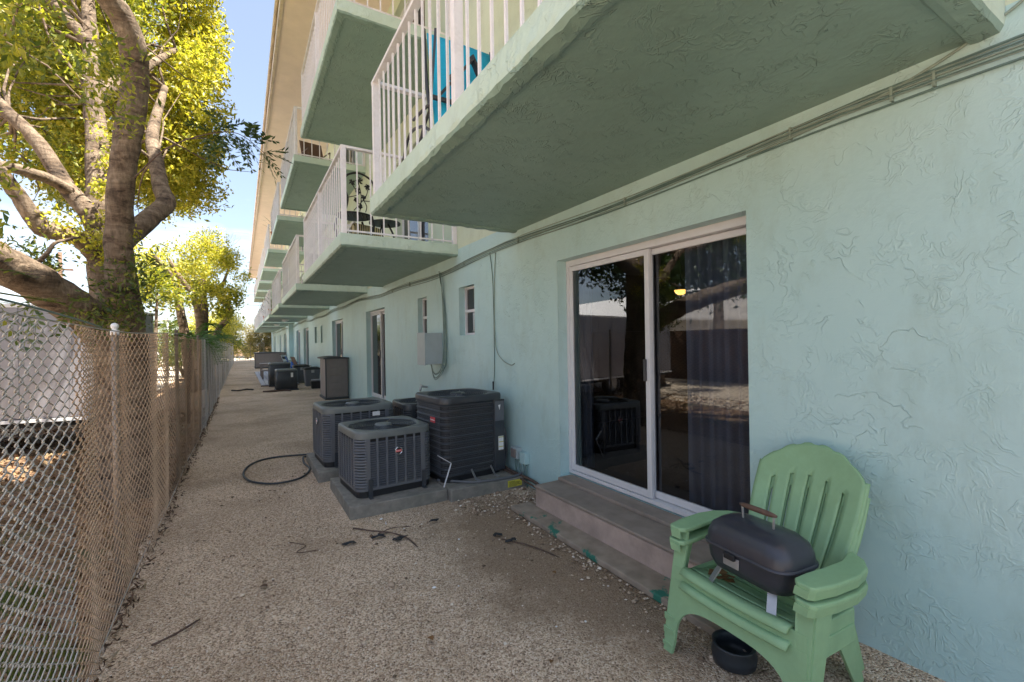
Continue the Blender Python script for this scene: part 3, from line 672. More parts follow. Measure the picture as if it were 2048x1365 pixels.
def condenser(loc, hx, hy, h, rz, label, louvre=True, badge=True, mat='acgrey', topmat='actop', group=None, detail=True):
    p = empty('air_conditioner', loc, rz, label, 'air conditioner', group)
    zb = .085
    b = MB(); b.loft([rrect(hx-.012, hy-.012, .08, 0), rrect(hx-.012, hy-.012, .08, zb)]); b.build('base', M['black'], p, False)
    b = MB(); b.loft([rrect(hx-.03, hy-.03, .06, zb-.01), rrect(hx-.03, hy-.03, .06, h-.07)], True, True); b.build('coil', M['coil'], p)
    if detail:
        # horizontal louvre rings
        b = MB(); z = zb+.005; pitch = .0215; z1 = h-.075
        n = int((z1-z)/pitch)
        for k in range(n):
            zz = z+k*pitch
            b.loft([rrect(hx-.020, hy-.020, .078, zz+.013, 6), rrect(hx-.002, hy-.002, .09, zz+.004, 6), rrect(hx-.002, hy-.002, .09, zz, 6), rrect(hx-.020, hy-.020, .078, zz+.008, 6)], False, False)
        o = b.build('louvres', M[mat], p); o['kind'] = 'stuff'
        b = MB()
        for (sx, sy, a0) in ((1, 1, 0), (-1, 1, 90), (-1, -1, 180), (1, -1, 270)):
            cx_, cy_ = sx*(hx-.09), sy*(hy-.09)
            for zz in np.arange(zb+.012, h-.085, .0265):
                b.loft([[(cx_+cos(R(a))*r, cy_+sin(R(a))*r, zz+dz_) for a in np.linspace(a0+2, a0+88, 8)] for r, dz_ in ((.080, .017), (.095, .013), (.0975, .006), (.095, 0), (.080, .003))], False, False, closed=False)
        o = b.build('corner_louvres', M[mat], p, True); o['kind'] = 'stuff'
        # vertical ribs on the four flats
        for s_ in (-1, 1):
            nr = 6
            for k in range(nr+1):
                y = -(hy-.10)+2*(hy-.10)*k/nr; w = .024 if k in (0, nr) else .010
                q = MB(); q.box(s_*(hx-.006) if s_ > 0 else s_*(hx+.001), s_*(hx+.001) if s_ > 0 else s_*(hx-.006), y-w, y+w, zb, h-.07); q.build('rib', M[mat], p)
                x = -(hx-.10)+2*(hx-.10)*k/nr
                q = MB(); q.box(x-w, x+w, s_*(hy-.006) if s_ > 0 else s_*(hy+.001), s_*(hy+.001) if s_ > 0 else s_*(hy-.006), zb, h-.07); q.build('rib', M[mat], p)
    b = MB(); b.loft([rrect(hx+.002, hy+.002, .088, zb-.022, 6), rrect(hx+.002, hy+.002, .088, zb+.004, 6)], False, False); b.build('base_band', M[mat], p, False)
    fan_top(p, hx+.004, hy+.004, h, M[topmat])
    # hold-down brackets
    for x in (-hx*.68, hx*.74):
        b = MB(); b.box(x-.02, x+.02, -hy-.012, -hy+.0, -.005, .17).box(x-.02, x+.02, -hy-.05, -hy-.012, -.001, .003); b.build('bracket', M['acdark'], p)
    return p
A = condenser((1.245, 4.72, .11), .375, .37, .615, R(4), 'small grey louvred condenser with round badge, nearest the path corner')
bd = empty('badge', (.02, -.373, .40)); bd.parent = A
def badge(parent, x, y, z):
    b = MB(); b.tube([(x+cos(a)*.034, y-.008, z+sin(a)*.034) for a in np.linspace(0, 2*pi, 25)[:-1]], .005, 8, closed=True); b.build('ring', M['chrome'], parent, True)
    b = MB(); b.prism([(x+cos(a)*.033, z+sin(a)*.033) for a in np.linspace(0, 2*pi, 25)[:-1]], 'y', y-.008, y); b.build('disc', M['ink'], parent)
    b = MB(); b.box(x-.027, x+.027, y-.0095, y-.008, z-.011, z+.011); b.build('band', M['red'], parent)
badge(bd, 0, 0, 0)
B = condenser((1.21, 6.05, .11), .42, .40, .69, R(2), 'grey louvred condenser with white sticker standing behind the small badged one')
b = MB(); b.box(.14, .23, -.4065, -.404, .555, .605); b.build('sticker', M['white'], B)
bd2 = empty('badge', (-.424, -.02, .5), R(-90)); bd2.parent = B; badge(bd2, 0, 0, 0)
D = condenser((2.10, 5.95, .03), .33, .33, .74, 0, 'dark low condenser against the wall, mostly hidden by the tall one', mat='acdark', topmat='acdark')
# tall unit with wide bands and a service panel
T = empty('air_conditioner', (2.07, 4.69, .115), R(5), 'tall dark condenser with red label and horizontal bands against the wall', 'air conditioner')
hx, hy, h = .375, .365, .87
b = MB(); b.loft([rrect(hx-.02, hy-.02, .07, 0), rrect(hx-.02, hy-.02, .07, .06)]); b.build('base', M['black'], T)
b = MB(); b.loft([rrect(hx-.028, hy-.028, .08, .05, 8), rrect(hx-.028, hy-.028, .08, h-.06, 8)]); b.build('coil', M['coil'], T)
nb = 12
for k in range(nb):
    zz = .06+(h-.15)*k/(nb-1)
    b = MB(); b.loft([rrect(hx-.026, hy-.026, .09, zz+.017, 7), rrect(hx-.009, hy-.009, .10, zz+.012, 7), rrect(hx-.004, hy-.004, .10, zz+.005, 7), rrect(hx-.009, hy-.009, .10, zz-.002, 7), rrect(hx-.026, hy-.026, .09, zz-.007, 7)], False, False)
    b.build('band', M['acdark'], T, True)
b = MB()
for s_ in (-1, 1):
    for y in np.arange(-hy+.09, hy-.08, .0125): b.box(s_*(hx-.012)-.001, s_*(hx-.012)+.001, y-.001, y+.001, .06, h-.08)
    for x in np.arange(-hx+.09, hx-.08, .0125): b.box(x-.001, x+.001, s_*(hy-.012)-.001, s_*(hy-.012)+.001, .06, h-.08)
for zz in np.arange(.07, h-.08, .018):
    b.tube([(x, y, zz) for x, y, _ in rrect(hx-.012, hy-.012, .09, 0, 4)], .0011, 4, closed=True)
o = b.build('wire_guard', M['acgrey'], T); o['kind'] = 'stuff'
b = MB(); b.box(hx-.135, hx+.004, -hy-.008, -hy+.05, .03, h-.07); b.build('service_panel', M['acdark'], T, bevel=.008)
b = MB(); b.box(hx-.125, hx-.01, -hy-.013, -hy-.008, h-.30, h-.09); b.build('label_plate', M['acgrey'], T)
b = MB(); b.prism([(hx-.085, h-.13), (hx-.055, h-.125), (hx-.06, h-.15), (hx-.068, h-.185), (hx-.075, h-.16)], 'y', -hy-.0145, -hy-.013); b.build('torn_sticker', M['white'], T)
lb = MB(); lb.box(hx-.085, hx-.02, -hy-.0105, -hy-.008, .25, .40); lo = lb.build('label', M['white'], T)
for k in range(3): q = MB(); q.box(hx-.083, hx-.022, -hy-.0118, -hy-.0105, .385-.052*k, .393-.052*k); q.build('stripe', M['yellow'], lo)
fan_top(T, hx+.004, hy+.004, h, M['acdark'])
for x in (-.05, .19):
    b = MB(); b.bar((x, -hy-.0, .10), (x+.03, -hy-.04, .0), .035, .004); b.bar((x+.03, -hy-.04, .001), (x+.035, -hy-.10, .0), .035, .004); b.build('bracket', M['steel'], T)
def text_mesh(name, s, size, mat, parent, loc, rot):
    cu = bpy.data.curves.new(name, 'FONT'); cu.body = s; cu.size = size; cu.align_x = 'CENTER'; cu.align_y = 'CENTER'; cu.extrude = .0004
    t = bpy.data.objects.new(name+'_c', cu); COL.objects.link(t); bpy.context.view_layer.update()
    me = bpy.data.meshes.new_from_object(t.evaluated_get(bpy.context.evaluated_depsgraph_get())); bpy.data.objects.remove(t)
    me.materials.clear(); me.materials.append(mat); o = bpy.data.objects.new(name, me); COL.objects.link(o); o.parent = parent; o.location = loc; o.rotation_euler = rot; return o
rl = MB(); rl.box(-hx-.006, -hx-.003, -.20, -.09, h-.27, h-.215); rlo = rl.build('red_label', M['red'], T)
text_mesh('lettering', 'Goodman', .026, M['white'], rlo, (-hx-.0065, -.145, h-.243), (R(90), 0, R(-90)))
text_mesh('lettering', 'Rheem', .017, M['white'], bd, (0, -.0102, 0), (R(90), 0, 0))
# pads
def pad(x0, x1, y0, y1, z1, label):
    b = MB(); b.box(x0, x1, y0, y1, -.03, z1); return tag(b.build('concrete_pad', M['conc'], bevel=.008), label, 'concrete pad')
pad(.80, 1.72, 4.17, 5.22, .108, 'grey concrete pad under the small badged condenser')
pad(.72, 1.66, 5.50, 6.60, .108, 'grey concrete pad under the condenser with white sticker')
pc = pad(1.725, 2.58, 4.10, 5.20, .113, 'grey concrete pad under the tall dark condenser')
b = MB(); b.box(2.36, 2.53, 4.094, 4.0985, .028, .095); yl = b.build('warning_label', M['yellow'], pc)
for k in range(5): q = MB(); q.box(2.375, 2.375+(.07, .13, .12, .14, .09)[k], 4.0925, 4.0942, .080-.011*k, .084-.011*k); q.build('print_line', M['ink'], yl)
# small pipe elbow on wall
b = MB(); b.tube(catmull([(2.6, 7.1, .82), (2.5, 7.1, .83), (2.48, 7.1, .76)], 4), .018, 8); b.tube([(2.50, 7.06, .86), (2.50, 7.14, .86)], .008, 6); tag(b.build('wall_tap', M['steel'], smooth=True), 'small garden tap on the wall between the condensers', 'tap')
# conduit at tall unit
b = MB(); b.tube(catmull([(2.52, 4.52, .62), (2.56, 4.50, .55), (2.57, 4.48, .35), (2.54, 4.50, .13), (2.48, 4.55, .12)], 6), .013, 8); tag(b.build('conduit', M['acgrey'], smooth=True), 'grey flexible conduit beside the tall dark condenser', 'conduit')
b = MB(); b.tube(catmull([(1.72, 4.45, .125), (1.85, 4.30, .13), (2.0, 4.18, .125), (2.2, 4.13, .125), (2.45, 4.12, .125), (2.58, 4.15, .14)], 6), .013, 8); tag(b.build('ground_conduit', M['acgrey'], smooth=True), 'grey conduit lying on the pad edge before the tall condenser', 'conduit')
# bent metal strip between the condensers
b = MB(); b.bar((1.665, 4.29, .42), (1.79, 4.24, .335), .016, .004).bar((1.79, 4.24, .335), (1.70, 4.22, .115), .016, .004)
tag(b.build('metal_strip', M['alu']), 'bent white metal strip leaning between the two front condensers', 'metal strip')
# hose
b = MB(); b.tube(catmull([(.86, 6.80, .03), (.70, 6.92, .02), (.43, 6.99, .018), (.20, 6.92, .018), (.05, 6.66, .018), (.0, 6.28, .018), (.07, 5.92, .018), (.26, 5.69, .018), (.46, 5.68, .018), (.60, 5.80, .018), (.70, 6.08, .02), (.67, 6.40, .03), (.69, 6.66, .04), (.73, 6.74, .03)], 8), .012, 8)
tag(b.build('garden_hose', M['hose'], smooth=True), 'black hose lying in a loop on the gravel path', 'hose')

# ================================================================== CHAIRS + GRILL
def adirondack(loc, rz, label, full=True):
    c = empty('garden_chair', loc, rz, label, 'chair', 'stacked green plastic garden chairs')
    # backrest: fan of six fused slats with slits
    b = MB(); NU = 6; sub = 4
    def hw(v): return .195+.068*sin(min(1, v*1.25)*pi/2)
    def top(u): return 1.0-.20*abs(u)**2.2
    def pos(u, v, th=0):
        s_ = v*top(u); X = -.42-.285*s_; Z = .32+.655*s_
        cup = .045*(u*u)*(1-.3*v)
        return (X+cup, u*hw(v), Z)
    us = []; nus = NU*sub
    for i in range(NU):
        u0 = -1+2*i/NU; u1 = -1+2*(i+1)/NU; g_ = .038
        us.append([u0+(g_ if i else 0)+(u1-u0-(g_ if i else 0)-(g_ if i < NU-1 else 0))*k/sub for k in range(sub+1)])
    vl = [0, .10, .16, .28, .4, .52, .64, .76, .82, .92, .97, 1.0]
    for i in range(NU):
        col = []
        for v in vl:
            col.append([pos(u, v - (.012*abs((k-sub/2)/(sub/2))**3 if v > .99 else 0)) for k, u in enumerate(us[i])])
        vs = [p for row in col for p in row]; w = sub+1
        b.add(vs, [(j*w+k, j*w+k+1, (j+1)*w+k+1, (j+1)*w+k) for j in range(len(vl)-1) for k in range(sub)])
        if i < NU-1:
            for (va, vb) in ((0, 2), (7, 11)):
                L_ = us[i][-1]; R_ = us[i+1][0]
                for j in range(va, vb): b.add([pos(L_, vl[j]), pos(R_, vl[j]), pos(R_, vl[j+1]-(.012 if j == 10 else 0)), pos(L_, vl[j+1]-(.012 if j == 10 else 0))], [(0, 1, 2, 3)])
    o_ = b.build('backrest', M['green'], c, True, solid=.014)
    import bmesh
    bm_ = bmesh.new(); bm_.from_mesh(o_.data); bmesh.ops.remove_doubles(bm_, verts=bm_.verts, dist=.0006); bmesh.ops.recalc_face_normals(bm_, faces=bm_.faces); bm_.to_mesh(o_.data); bm_.free()
    # rim down the back edges
    for s_ in (-1, 1):
        q = MB(); q.tube([tuple(Vector(pos(s_*.995, v))+Vector((-.012, 0, 0))) for v in vl], .011, 6); q.build('back_rim', M['green'], c, True)
    # seat: curved slats
    for k in range(5):
        q = MB(); prof = []
        x1 = .035-.092*k; x0 = x1-.085
        def sz_(x): return .375-.085*max(0, min(1, -x/.42))**.7-(.05*max(0, (x+.0)/.05)**2 if x > 0 else 0)
        rows = []
        for x in np.linspace(x1, x0, 5): rows.append([(x, y, sz_(x)-.012*(1-(y/.27)**2)) for y in np.linspace(-.27, .27, 9)])
        w = 9; q.add([p for r in rows for p in r], [(j*w+i, j*w+i+1, (j+1)*w+i+1, (j+1)*w+i) for j in range(4) for i in range(8)])
        q.build('seat_slat', M['green'], c, True, solid=.012)
    for s_ in (-1, 1): q = MB(); q.box(-.42, -.0, s_*.284-.016, s_*.284+.016, .26, .345); q.build('seat_side', M['green'], c, bevel=.006)
    # front frame with arch
    outl = [(-.355, .0), (-.345, .30), (-.335, .365), (.335, .365), (.345, .30), (.355, 0), (.295, 0)]
    for a in np.linspace(0, 180, 15): outl.append((cos(R(a))*.255, .05+sin(R(a))*.205))
    outl.append((-.295, 0))
    def front(y, z): return .055-(z/.6)*.10
    q = MB(); n = len(outl)
    # build as strip between outer and arch for clean faces
    arch = [(-.300, 0)]+[(-math.copysign(abs(cos(R(a)))**.62, cos(R(a)))*.288, .06+abs(sin(R(a)))**.62*.212) for a in np.linspace(0, 180, 25)]+[(.300, 0)]
    outer = []
    for (y, z) in arch:
        if z <= .001: outer.append((-.350 if y < 0 else .350, 0))
        else:
            t = (y+.27)/.54
            ang = math.atan2(z-.0, -y) if False else 0
            outer.append((max(-.340, min(.340, y*1.22)), .362 if abs(y) < .279 else min(.362, .1+(z-.06)*1.9)))
    vs = [(front(y, z), y, z) for y, z in arch]+[(front(y, z), y, z) for y, z in outer]; m_ = len(arch)
    q.add(vs, [(i, i+1, m_+i+1, m_+i) for i in range(m_-1)]); q.build('front_panel', M['green'], c, False, solid=.014)
    for s_ in (-1, 1):
        # front leg: L section rising to the arm
        q = MB()
        q.add([(front(0, 0), s_*.31, 0), (front(0, 0), s_*.352, 0), (front(0, .58), s_*.345, .545), (front(0, .58), s_*.275, .545), (front(0, .36), s_*.285, .36)], [(0, 1, 2, 3, 4)])
        q.add([(front(0, 0), s_*.352, 0), (front(0, 0)-.045, s_*.352, 0), (front(0, .58)-.12, s_*.345, .545), (front(0, .58), s_*.345, .545)], [(0, 1, 2, 3)])
        q.build('leg', M['green'], c, False, solid=.013)
        q = MB(); q.box(front(0, .1)-.002, front(0, .1)+.010, s_*.33-.032, s_*.33+.032, .085, .12).box(front(0, .04), front(0, .04)+.010, s_*.33-.03, s_*.33+.03, .03, .05); q.build('leg_block', M['green'], c, bevel=.003)
        # rear leg
        q = MB()
        q.add([(-.40, s_*.29, .33), (-.30, s_*.29, .28), (-.50, s_*.262, 0), (-.56, s_*.262, 0), (-.50, s_*.20, .33), (-.575, s_*.19, 0)], [(0, 1, 2, 3), (0, 3, 5, 4)])
        q.build('leg', M['green'], c, False, solid=.013)
        # arm: broad curved paddle, outer edge bowed, joins the backrest
        top_ = []
        pts = [(-.02, .275), (.002, .295), (.006, .350), (-.01, .366), (-.12, .388), (-.26, .396), (-.36, .380), (-.43, .335), (-.47, .27), (-.44, .265), (-.34, .29), (-.2, .285), (-.1, .275)]
        q = MB(); q.prism([(x, s_*y) for x, y in pts], 'z', .545, .567)
        skirt = [(x*.0+x, s_*(y)) for x, y in pts]
        o = q.build('arm', M['green'], c, False, bevel=.006); fixn(o)
        q = MB(); pl = pts[1:9]; q.add([(x, s_*(y-.004), .55) for x, y in pl]+[(x, s_*(y-.012), .515) for x, y in pl], [(i, i+1, len(pl)+i+1, len(pl)+i) for i in range(len(pl)-1)]); q.build('arm_skirt', M['green'], c, False, solid=.007)
    c.scale = (.965, .965, .965); return c
CH = (1.83, 1.235)
lowc = adirondack((CH[0], CH[1], 0), R(180-3), 'lower green plastic garden chair of the stack of two by the wall')
upc = adirondack((CH[0]+.012, CH[1]+.004, .060), R(180-3), 'upper green plastic garden chair carrying the small black grill')
# portable grill
G = empty('portable_grill', (1.985, 1.20, .425), R(-6), 'small black rounded portable grill with wooden handle sitting on the green chair', 'grill')
def gr(hx, hy, r, z): return rrect(hx, hy, r, z, 6)
b = MB(); b.loft([gr(.085, .155, .06, .055), gr(.11, .185, .075, .065), gr(.125, .20, .08, .10), gr(.13, .207, .08, .165)], True, False); b.build('bowl', M['grill'], G, True)
b = MB(); b.loft([gr(.130, .207, .08, .162), gr(.140, .217, .085, .165), gr(.140, .217, .085, .173), gr(.133, .21, .082, .178)], False, False); b.build('rim', M['grill'], G, True)
b = MB(); b.loft([gr(.133, .21, .082, .177), gr(.130, .206, .082, .215), gr(.118, .192, .078, .250), gr(.09, .16, .065, .276), gr(.05, .115, .04, .288)], False, True); b.build('lid', M['grill'], G, True)
b = MB(); b.bar((0, -.075, .285), (0, -.078, .345), .007).bar((0, .075, .285), (0, .078, .345), .007); b.build('handle_bracket', M['steel'], G)
b = MB(); b.tube([(0, y, .348) for y in np.linspace(-.09, .09, 9)], [.006, .011, .0125, .013, .013, .013, .0125, .011, .006], 10); b.build('handle', M['wood'], G, True)
b = MB(); b.box(-.136, -.129, -.005, .075, .105, .150); lt = b.build('vent_plate', M['steel'], G, bevel=.003)
b = MB(); b.box(-.150, -.134, .008, .062, .140, .168); b.build('latch', M['black'], G, bevel=.004)
for y, a0, a1, z1 in ((-.11, -.06, -.115, -.03), (-.11, .06, .105, -.06), (.14, -.06, -.115, -.03), (.14, .06, .105, -.06)):
    b = MB(); s_ = -1 if y < 0 else 1
    b.bar((a0, y, .07), (a1, y+s_*.03, z1), .036, .006); b.build('leg', M['steel'], G)
# bowl below
bo = MB(); bo.loft([[(cos(t)*r, sin(t)*r, z) for t in np.linspace(0, 2*pi, 33)[:-1]] for r, z in ((.075, 0), (.095, .012), (.10, .05), (.092, .088), (.098, .10), (.088, .10), (.078, .09), (.085, .05), (.08, .02), (.0, .018))], True, False)
tag(bo.build('pet_bowl', M['hose'], smooth=True, loc=(1.99, 1.33, .005)), 'dark round pot on the gravel under the green chairs', 'pot')
# dead leaves on seat
lf = MB()
for k in range(7): lf.obox((2.02+random.uniform(-.05, .05), 1.40+random.uniform(-.05, .05), .372+.004*k), (.06, .03, .001), Matrix.Rotation(random.uniform(0, 6), 3, 'Z') @ Matrix.Rotation(random.uniform(-.5, .5), 3, 'X'))
tag(lf.build('dry_leaves', M['deadleaf']), 'few curled brown leaves on the seat beside the grill', 'leaves')

# ================================================================== GROUND CLUTTER
def twig(pts, r, label, name='twig', mat='twig'):
    b = MB(); b.tube(catmull(pts, 4), [r]*((len(pts)-1)*4)+[r*.4], 5, noise=.25); return tag(b.build(name, M[mat], smooth=True), label, name)
twig([(.78, 3.95, .012), (.90, 3.78, .02), (1.02, 3.66, .02), (1.10, 3.50, .015), (1.12, 3.32, .01)], .006, 'curved dark twig in front of the concrete pad')
twig([(.92, 3.70, .02), (1.05, 3.74, .025), (1.2, 3.72, .012)], .004, 'short straight twig lying across the curved one')
twig([(.30, 3.95, .01), (.37, 3.86, .012), (.40, 3.80, .012), (.33, 3.72, .01), (.48, 3.68, .01)], .003, 'thin kinked twig on open gravel left of the pad')
twig([(1.72, 3.10, .01), (1.80, 2.95, .015), (1.87, 2.80, .012), (1.92, 2.62, .008)], .005, 'thin root twig trailing from the black scrap near the slab')
twig([(-.42, 2.98, .01), (-.33, 3.02, .012), (-.22, 3.12, .01)], .006, 'brown stick near the foot of the fence')
def scrap(x, y, s, label, seed):
    rr = random.Random(seed); n = 11; b = MB(); p = []
    for k in range(n): a = 2*pi*k/n; r = s*rr.uniform(.35, 1.2); p.append((x+cos(a)*r*1.6, y+sin(a)*r*.8, .012+rr.uniform(0, .015)))
    b.add([(x, y, .03)]+p, [(0, 1+k, 1+(k+1) % n) for k in range(n)]); return tag(b.build('fabric_scrap', M['tar'], solid=.004), label, 'scrap')
scrap(.93, 3.66, .045, 'torn black scrap beside the curved twig', 1); scrap(1.04, 3.53, .04, 'black scrap under the bend of the curved twig', 2)
scrap(.70, 3.66, .035, 'black scrap furthest left before the pad', 3); scrap(1.73, 3.17, .035, 'lumpy black scrap near the low slab', 4); scrap(1.76, 3.02, .03, 'flat black scrap at the root twig', 5)
scrap(1.40, 3.72, .03, 'small dark scrap between pad and slab', 6)
spots = [(.55, 1.72), (.25, 1.66), (.45, 1.50), (.62, 1.52), (.92, 1.38), (1.25, 1.78), (1.45, 1.35), (.05, 1.95), (-.25, 2.35), (-.15, 2.15), (1.28, 1.55), (1.75, 2.45), (.1, 3.3), (.82, 2.25)]
LEAFL = ['ochre dry leaf near the middle of the bottom edge of the path', 'tan dry leaf left of centre on the foreground gravel', 'brown leaf in the left group of the foreground gravel', 'upright brown leaf beside the left group of foreground leaves',
 'large curled brown leaf at the very bottom centre', 'yellowish leaf alone on the gravel left of the green chairs', 'reddish leaf on the gravel just left of the front chair leg', 'dark leaf at the lower left beside the fence debris',
 'leaf close to the fence foot beyond the brown stick', 'small leaf just right of the fence foot near the stick', 'small brown leaf below the lone yellowish one', 'dark red-brown leaf near the low worn slab', 'lone leaf on open gravel left of the kinked twig', 'tiny leaf on the gravel between the curved twig and the foreground']
for k, (x, y) in enumerate(spots):
    b = MB(); L_ = random.uniform(.03, .06); w = L_*.33
    b.add([(-L_/2, 0, .0), (-L_*.1, w, .012), (L_*.25, w*.8, .010), (L_/2, 0, .004), (L_*.25, -w*.8, .012), (-L_*.1, -w, .010), (0, 0, .002)], [(6, 0, 1), (6, 1, 2), (6, 2, 3), (6, 3, 4), (6, 4, 5), (6, 5, 0)])
    o = b.build('fallen_leaf', M['deadleaf'] if k % 3 else M['deadleaf2'], loc=(x, y, .016), rot=(0, 0, random.uniform(0, 6)))
    tag(o, LEAFL[k], 'leaf', 'dry leaves scattered on the gravel')
PEBL = ['largest white pebble at the foot of the front concrete pad', 'small white pebble just in front of the largest one at the pad', 'third white pebble in the row leading away from the front pad', 'white pebble right of the torn scrap at the curved twig', 'tiny white pebble touching the bend of the curved twig', 'white pebble alone between the pads and the low slab',
 'large flat white pebble in the middle of the open gravel', 'small white pebble right of the large flat one', 'white pebble by the far corner of the low worn slab', 'white pebble near the pad under the tall condenser', 'white pebble between the tall condenser pad and the step', 'white pebble nearest the front leg of the green chair', 'small white pebble left of the one nearest the chair leg']
whites = [(1.03, 4.02, .022), (1.05, 3.94, .013), (1.04, 3.90, .015), (1.14, 3.72, .014), (1.10, 3.67, .012), (1.44, 3.28, .016), (1.02, 2.72, .022), (1.16, 2.66, .012), (1.93, 3.62, .016), (1.5, 3.98, .013), (2.0, 3.75, .016), (1.6, 1.95, .014), (1.44, 2.0, .012)]
for k, (x, y, s) in enumerate(whites):
    b = MB(); rr = random.Random(k); b.add([tuple(Vector(v)*s*rr.uniform(.7, 1.2)) for v in oc], [tuple(int(i) for i in f) for f in of])
    o = b.build('pebble', M['white'], loc=(x, y, s*.5), rot=(0, 0, k)); o.scale = (1.2, .9, .7); o.modifiers.new('u', 'SUBSURF').render_levels = 1
    tag(o, PEBL[k], 'pebble', 'white pebbles on the gravel path')
# edge debris along fence foot
n_ = 1500; C = np.stack([-.62+rng.normal(size=n_)*.035, rng.uniform(.8, 16, n_), rng.uniform(.004, .03, n_)], 1)
V, F = leaf_quads(C, .05, rng, .3); tag(arr_mesh('fence_foot_debris', V, F, leafmat('debris_leaf', [(0, (.05, .03, .02)), (.6, (.14, .08, .05)), (1, (.30, .24, .16))], (1, 1, 1), .1)), kind='stuff')

# ================================================================== FENCE
FX = -.62
fence = empty('chain_link_fence', (FX, 0, 0), 0, 'long weathered chain-link fence with knobbed posts along the gravel path', 'fence')
def ftop(y): return 1.665+.012*math.sin(y*1.3)+(.035 if y > 4 else 0)*min(1, (y-4)/3 if y > 4 else 0)
post_ys = [.55, 3.58, 6.6, 9.7, 12.8, 15.9, 19.0, 22.1, 25.2, 28.3, 31.4, 34.5, 37.6, 40.7, 43.8, 46.9]
for k, y in enumerate(post_ys):
    p = empty('post', (-.035, y, 0)); p.parent = fence
    b = MB(); b.tube([(0, 0, -.05), (0, 0, ftop(y)-.01)], .018, 12); b.build('pole', M['galvpost'], p, True)
    b = MB(); b.loft([[(cos(t)*r, sin(t)*r, ftop(y)+z) for t in np.linspace(0, 2*pi, 13)[:-1]] for r, z in ((.022, -.03), (.022, 0), (.011, .006), (.018, .014), (.021, .026), (.016, .038), (.003, .044))]); b.build('cap', M['white'] if k == 1 else M['galvpost'], p, True)
# wire mesh: interlocked zigzag wires
PW = .048; HH = .0285
def zig(flip, H, seed, lod):
    rr = random.Random(seed); n = int(H/HH); pts = []
    for i in range(n+1):
        s_ = 1 if (i+flip) % 2 else -1; z = .015+i*HH
        if lod == 0:
            pts += [(s_*.0035, s_*(PW*.5+.002)-s_*.004, z-.007), (0, s_*(PW*.5+.003), z), (-s_*.0035, s_*(PW*.5+.002)-s_*.004, z+.007)]
        else: pts.append((s_*.002, s_*PW*.5, z))
    b = MB(); b.tube(pts, .0027 if lod == 0 else .0024, 5 if lod == 0 else 3, cap=False); return b
wm = []
for s_ in range(2):
    o = zig(s_, 1.63, s_, 0).build('wire', M['galv'], None, True); wm.append(o.data); bpy.data.objects.remove(o)
for s_ in range(2):
    q_ = wm[s_].copy(); q_.materials.clear(); q_.materials.append(M['oldwire']); wm.append(q_)
y = .75; k = 0
def sag(y): return .012*sin(y*3.1)+.010*sin(y*7.3+1)
while y < 5.6:
    o = member('wire', wm[k % 2+(2 if y > 2.55 else 0)], fence, (sag(y), y, .0)); o.scale = (1, 1, (ftop(y)-.015)/1.645); o.rotation_euler = (R(.6*sin(y*2.1)), R(.7*sin(y*1.3)), 0)
    y += PW; k += 1
# the rest of the mesh, far wires, one part
tmpl = [zig(s_, 1.68, 9, 1) for s_ in range(2)]
Vt = [np.array(t.v) for t in tmpl]; Ft = np.array(tmpl[0].f); nv = len(Vt[0]); VS = []; FS = []; c_ = 0
while y < 49:
    v = Vt[k % 2].copy(); v[:, 2] *= (ftop(y)-.015)/1.69; v[:, 0] += sag(y)+.02*sin(y*.9)*(v[:, 2]); v[:, 1] += y
    VS.append(v); FS.append(Ft+c_*nv); c_ += 1; y += PW; k += 1
ns_ = int(4.1/PW)
for a_, c__, mt in ((0, ns_, 'oldwire'), (ns_, len(VS), 'palewire')):
    o = arr_mesh('far_wires', np.concatenate(VS[a_:c__]), np.concatenate(FS[:c__-a_]), M[mt], fence); o['kind'] = 'stuff'
b = MB(); b.tube([(0, yy, ftop(yy)-.01) for yy in np.arange(.55, 49, .4)], .0035, 5); b.build('tension_wire', M['galv'], fence, True)
b = MB(); b.tube([(0.003, yy, .06+.02*sin(yy*2)) for yy in np.arange(.55, 49, .4)], .003, 5); b.build('tension_wire', M['galv'], fence, True)
# green garden wire on top of the near mesh
b = MB(); b.tube(catmull([(FX, .8, 1.70), (FX+.01, 1.8, 1.70), (FX, 2.6, 1.68), (FX, 3.1, 1.655)], 5), .004, 5); tag(b.build('garden_wire', M['cabled'], smooth=True), 'thin green wire strung along the top of the near fence', 'wire')

# second low fence across the neighbouring plot
f2 = empty('cross_fence', (0, 0, 0), 0, 'low brown chain-link fence crossing the neighbouring plot behind the tree', 'fence')
for x in (-.8, -2.0, -3.4, -4.8, -6.2):
    b = MB(); b.tube([(x, 14, -.03), (x, 14, 1.02)], .022, 8); b.build('post', M['rustwire'], f2, True)
for z in (.96, .72):
    b = MB(); b.tube([(-6.2, 14, z), (-.8, 14, z)], .012, 6); b.build('rail', M['rustwire'], f2, True)
VS = []; FS = []
for i, x in enumerate(np.arange(-6.2, -.8, .045)):
    b = zig(i % 2, .93, 1, 1); v = np.array(b.v); v = np.stack([v[:, 1]*1.3+x, v[:, 0]+14, v[:, 2]], 1); VS.append(v); FS.append(np.array(b.f)+i*len(v))
o = arr_mesh('wires', np.concatenate(VS), np.concatenate(FS), M['rustwire'], f2); o['kind'] = 'stuff'

